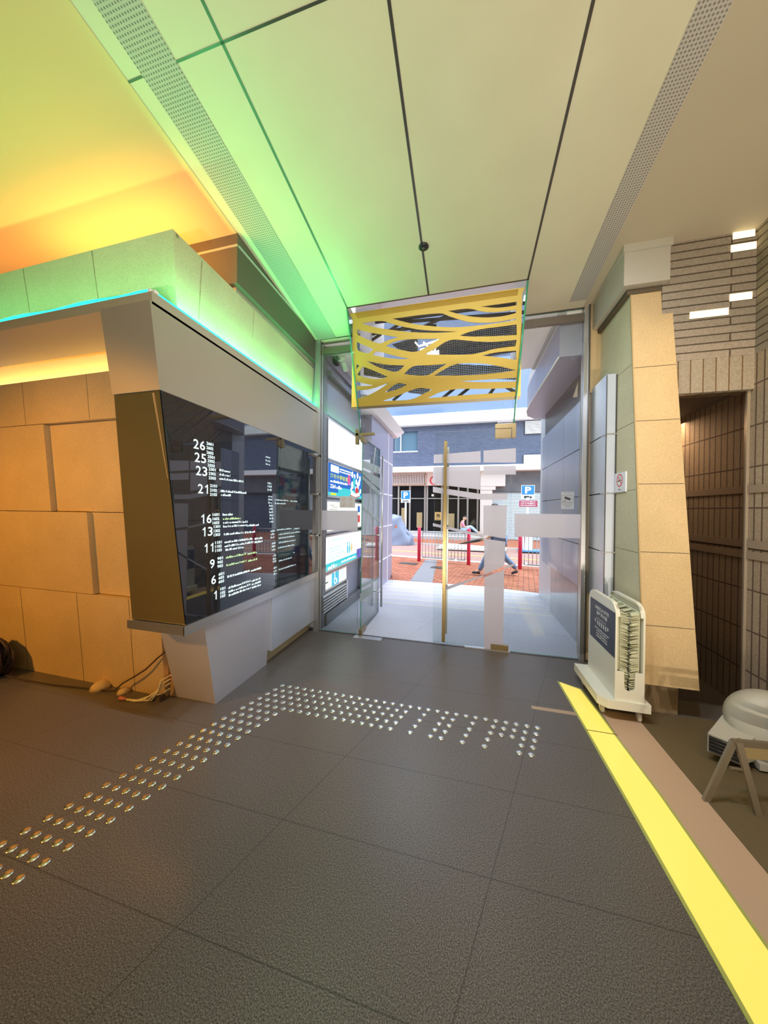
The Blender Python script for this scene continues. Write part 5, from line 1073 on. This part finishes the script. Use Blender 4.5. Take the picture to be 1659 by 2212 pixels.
for k in range(5):
    m_ = MB(); c_ = lp(.145 + k * .035, .580); ring(m_, c_ + EZ * .03, RL, EZ, .008, .012, a0=0, a1=180); bar(m_, c_, RL, EZ, (.010, .03), (.010, .018), .004); m_.face([c_ + RL * .002 + EZ * .016, c_ + RL * .020 + EZ * .016, c_ + RL * .018 - EZ * .018, c_ + RL * .004 - EZ * .018]); m_.build('umbrella_symbol', WP, lo)
for k, (z, w) in enumerate(((.530, .25), (.512, .19), (.490, .20), (.470, .20))): m_ = MB(); scribble(m_, lp(.225 - w / 2, z), RL, EZ, w, .011, 0, 30 + k); m_.build('instruction_line', WP, lo)
def caster(x, y):
    m_ = MB(); m_.lathe((x - .012, y, .03), EX, [(0, .02), (.004, .03), (.02, .03), (.024, .02)], 16); o = m_.build('castor', mat('castor_grey', (.6, .58, .52), .4), t)
    m_ = MB(); m_.box(x - .016, x - .013, y - .01, y + .01, .03, .085); m_.box(x + .013, x + .016, y - .01, y + .01, .03, .085); m_.build('castor_fork', STEEL, o)
for x, y in ((.985, 2.60), (1.19, 2.55), (.985, 2.96), (1.19, 2.96)): caster(x, y)

# ================================================================== AIR BLOWER AND BARRIER (right edge)
t = thing('air_blower', 'grey round floor blower with a black outlet grille, at the right edge', 'air blower', (1.62, 2.25, 0))
GB = mat('grey_blower_plastic', (.44, .42, .36), .5)
bc = V((1.735, 2.31, .215)); ax = V((-.42, -.88, .16)).normalized()
m_ = MB(); m_.lathe(bc - ax * .12, ax, [(0, .10), (.01, .14), (.03, .17), (.07, .19), (.14, .192), (.18, .178), (.205, .15), (.22, .10)], 40); m_.build('housing', GB, t)
m_ = MB(); hc_ = bc + ax * .10 + V((.05, -.02, .09)); m_.lathe(hc_, ax, [(-.02, .075), (.02, .075), (.045, .065), (.06, .045), (.068, .015)], 28); m_.build('hub_cap', mat('hub_beige', (.42, .35, .27), .5), t)
a = V((-.60, -.80, 0)).normalized(); s_ = V((.80, -.60, 0)).normalized(); n1 = V((1.455, 2.215, .105))
def quad4(c, hw, hz): return [c - s_ * hw - EZ * hz, c + s_ * hw - EZ * hz, c + s_ * hw + EZ * hz, c - s_ * hw + EZ * hz]
q0, q1 = quad4(V((1.64, 2.36, .12)), .085, .08), quad4(n1, .068, .052)
m_ = MB(); m_.raw(q0 + q1, [(0, 1, 5, 4), (1, 2, 6, 5), (2, 3, 7, 6), (3, 0, 4, 7), (3, 2, 1, 0), (4, 5, 6, 7)]); m_.build('outlet_duct', GB, t)
m_ = MB(); m_.prism(quad4(n1 + a * .002, .062, .045), a * .004); o = m_.build('outlet_mouth', BLACK, t)
for k in range(5): m_ = MB(); c_ = n1 + EZ * (-.04 + k * .02) + a * .008; m_.tube([c_ - s_ * .061, c_ + s_ * .061], .0022, 6); m_.build('grille_bar', STEEL_D, o)
rgt = EZ.cross(ax).normalized(); rgt = rgt if rgt.x > 0 else -rgt
m_ = MB(); put_text(m_, 'JU', bc + ax * .118 + rgt * .0 - EZ * .125, rgt, EZ, .06, .032, bold=.02); m_.build('raised_letters', mat('letter_grey', (.16, .16, .14), .5), t)
m_ = MB(); m_.tube([(1.52, 2.32, .012), (1.80, 2.14, .012)], .011, 8); m_.build('base_rail', BLACK, t)
m_ = MB(); m_.tube([(1.64, 2.50, .012), (1.92, 2.34, .012)], .011, 8); m_.build('base_rail', BLACK, t)
m_ = MB(); m_.box(1.62, 1.84, 2.22, 2.40, .012, .05); m_.build('base_plate', GB, t)
t = thing('folding_barrier', 'bronze metal folding barrier stand in front of the air blower', 'barrier', (1.45, 1.92, 0))
BM = mat('barrier_metal', (.30, .25, .18), .4, .6)
apex = V((1.305, 1.93, .325))
L_ = [(V((1.195, 1.93, 0)), apex), (V((1.385, 1.90, 0)), apex + V((.012, -.01, 0))), (V((1.47, 2.06, 0)), apex + V((.03, .02, 0)))]
for a, c in L_:
    m_ = MB(); d = (c - a).normalized(); s_ = d.cross(EY).normalized(); m_.obox((a + c) / 2, (c - a) / 2, s_ * .013, EY * .008); m_.build('leg', BM, t)
m_ = MB(); m_.obox(V((1.50, 1.955, .318)), V((.20, .025, 0)), V((0, .010, 0)), EZ * .014); m_.build('top_rail', BM, t)
m_ = MB(); m_.obox(V((1.53, 1.98, .26)), V((.19, .025, 0)), V((0, .004, 0)), EZ * .028); m_.build('cross_panel', mat('tan_cross_panel', (.55, .43, .22), .4, .3), t)
m_ = MB(); m_.obox((L_[0][0] + L_[1][0]) / 2 + EZ * .2 + V((.018, 0, 0)), V((.028, 0, 0)), V((0, .004, 0)), EZ * .005); m_.build('brace', BM, t)
m_ = MB(); m_.obox(V((1.70, 1.98, .16)), V((.010, 0, 0)), V((0, .008, 0)), EZ * .16); m_.build('leg', BM, t)

# ================================================================== CABLES AT THE LEFT WALL
t = thing('cable_coil', 'dark bundled coil of cable lying at the far left against the wall', 'cable coil', (-3.75, 1.72, 0))
m_ = MB(); rd = random.Random(9)
pts = []
for k in range(260):
    th = k * .42; r = .13 + .035 * math.sin(k * .37) + .02 * math.sin(k * 1.1); pts.append((-3.86 + r * math.cos(th), 1.76 + .045 * math.sin(k * .23), .16 + r * math.sin(th)))
m_.tube(pts, .011, 6); m_.build('coiled_cable', mat('dark_brown_cable', (.05, .03, .028), .6), t)
m_ = MB(); m_.lathe((-3.86, 1.77, .16), EY, [(-.035, .07), (-.03, .11), (.03, .11), (.035, .07)], 20); m_.build('bundle_core', mat('coil_core', (.06, .035, .03), .8), t)
m_ = MB(); m_.tube([(-3.70, 1.70, .02), (-3.69, 1.695, .07), (-3.685, 1.70, .11)], .008, 8); m_.build('plug', mat('cream_plug', (.75, .68, .5), .4), t)
t = thing('power_cable', 'thin dark cable running along the foot of the warm wall up to the directory', 'cable', (-3, 1.84, 0))
pp = [(-3.655, 1.74, .05), (-3.50, 1.78, .012), (-3.2, 1.80, .006), (-2.9, 1.835, .006), (-2.75, 1.84, .006)]
pp += [(-2.62, 1.85, .02), gy(265, 1476, 1.86), gy(290, 1462, 1.86), gy(315, 1446, 1.865), gy(340, 1422, 1.87), gy(355, 1410, 1.87), gy(370, 1399, 1.885)]
m_ = MB(); m_.tube([V(q) for q in pp], .0055, 8); m_.build('cable', MATS['dark_brown_cable'], t)
for i, (x, r) in enumerate(((-2.80, .055), (-2.56, .035))):
    tt = thing('floor_lump', ('larger' if i == 0 else 'smaller') + ' of two rounded mortar lumps at the foot of the warm wall', 'lump', (x, 1.88, 0))
    m_ = MB(); m_.lathe((x, 1.875, 0), EZ, [(0, r * 1.3), (r * .5, r * 1.1), (r * .9, r * .7), (r, r * .3)], 14); m_.build('lump', SAND, tt)
t = thing('white_cable_bundle', 'tangle of cream cables spilling from the gap beside the directory pedestal', 'cable bundle', (-2.2, 1.86, 0))
CR = mat('cream_cable', (.75, .66, .42), .5)
for k, (x0, h) in enumerate(((-2.34, .05), (-2.30, .09), (-2.26, .12), (-2.24, .15))):
    m_ = MB(); m_.tube([(-2.46 + .03 * k, 1.80, .008), (x0, 1.81 + .01 * k, .012), (x0 + .06, 1.84, h * .6), (-2.19, 1.87, h), (-2.14, 1.905, h + .03)], .006, 8); m_.build('cable', CR, t)
m_ = MB(); m_.box(-2.27, -2.18, 1.85, 1.90, 0, .035); m_.build('junction_box', mat('dark_junction', (.1, .07, .05), .5), t)
m_ = MB(); m_.tube([(-2.50, 1.80, .01), (-2.44, 1.80, .012)], .012, 8); m_.build('red_connector', mat('red_connector', (.6, .2, .12), .5), t)
t = thing('gap_light', 'small orange indicator glowing in the slot beside the directory pedestal', 'indicator light', (-2.135, 1.93, .2))
m_ = MB(); m_.tube([(-2.135, 1.925, .16), (-2.135, 1.925, .21)], .008, 8); m_.build('glow', emis('orange_glow', (1, .35, .08), 3), t)
m_ = MB(); m_.tube([(-2.137, 1.925, .21), (-2.139, 1.915, .32)], .003, 6); m_.build('wire', CR, t)
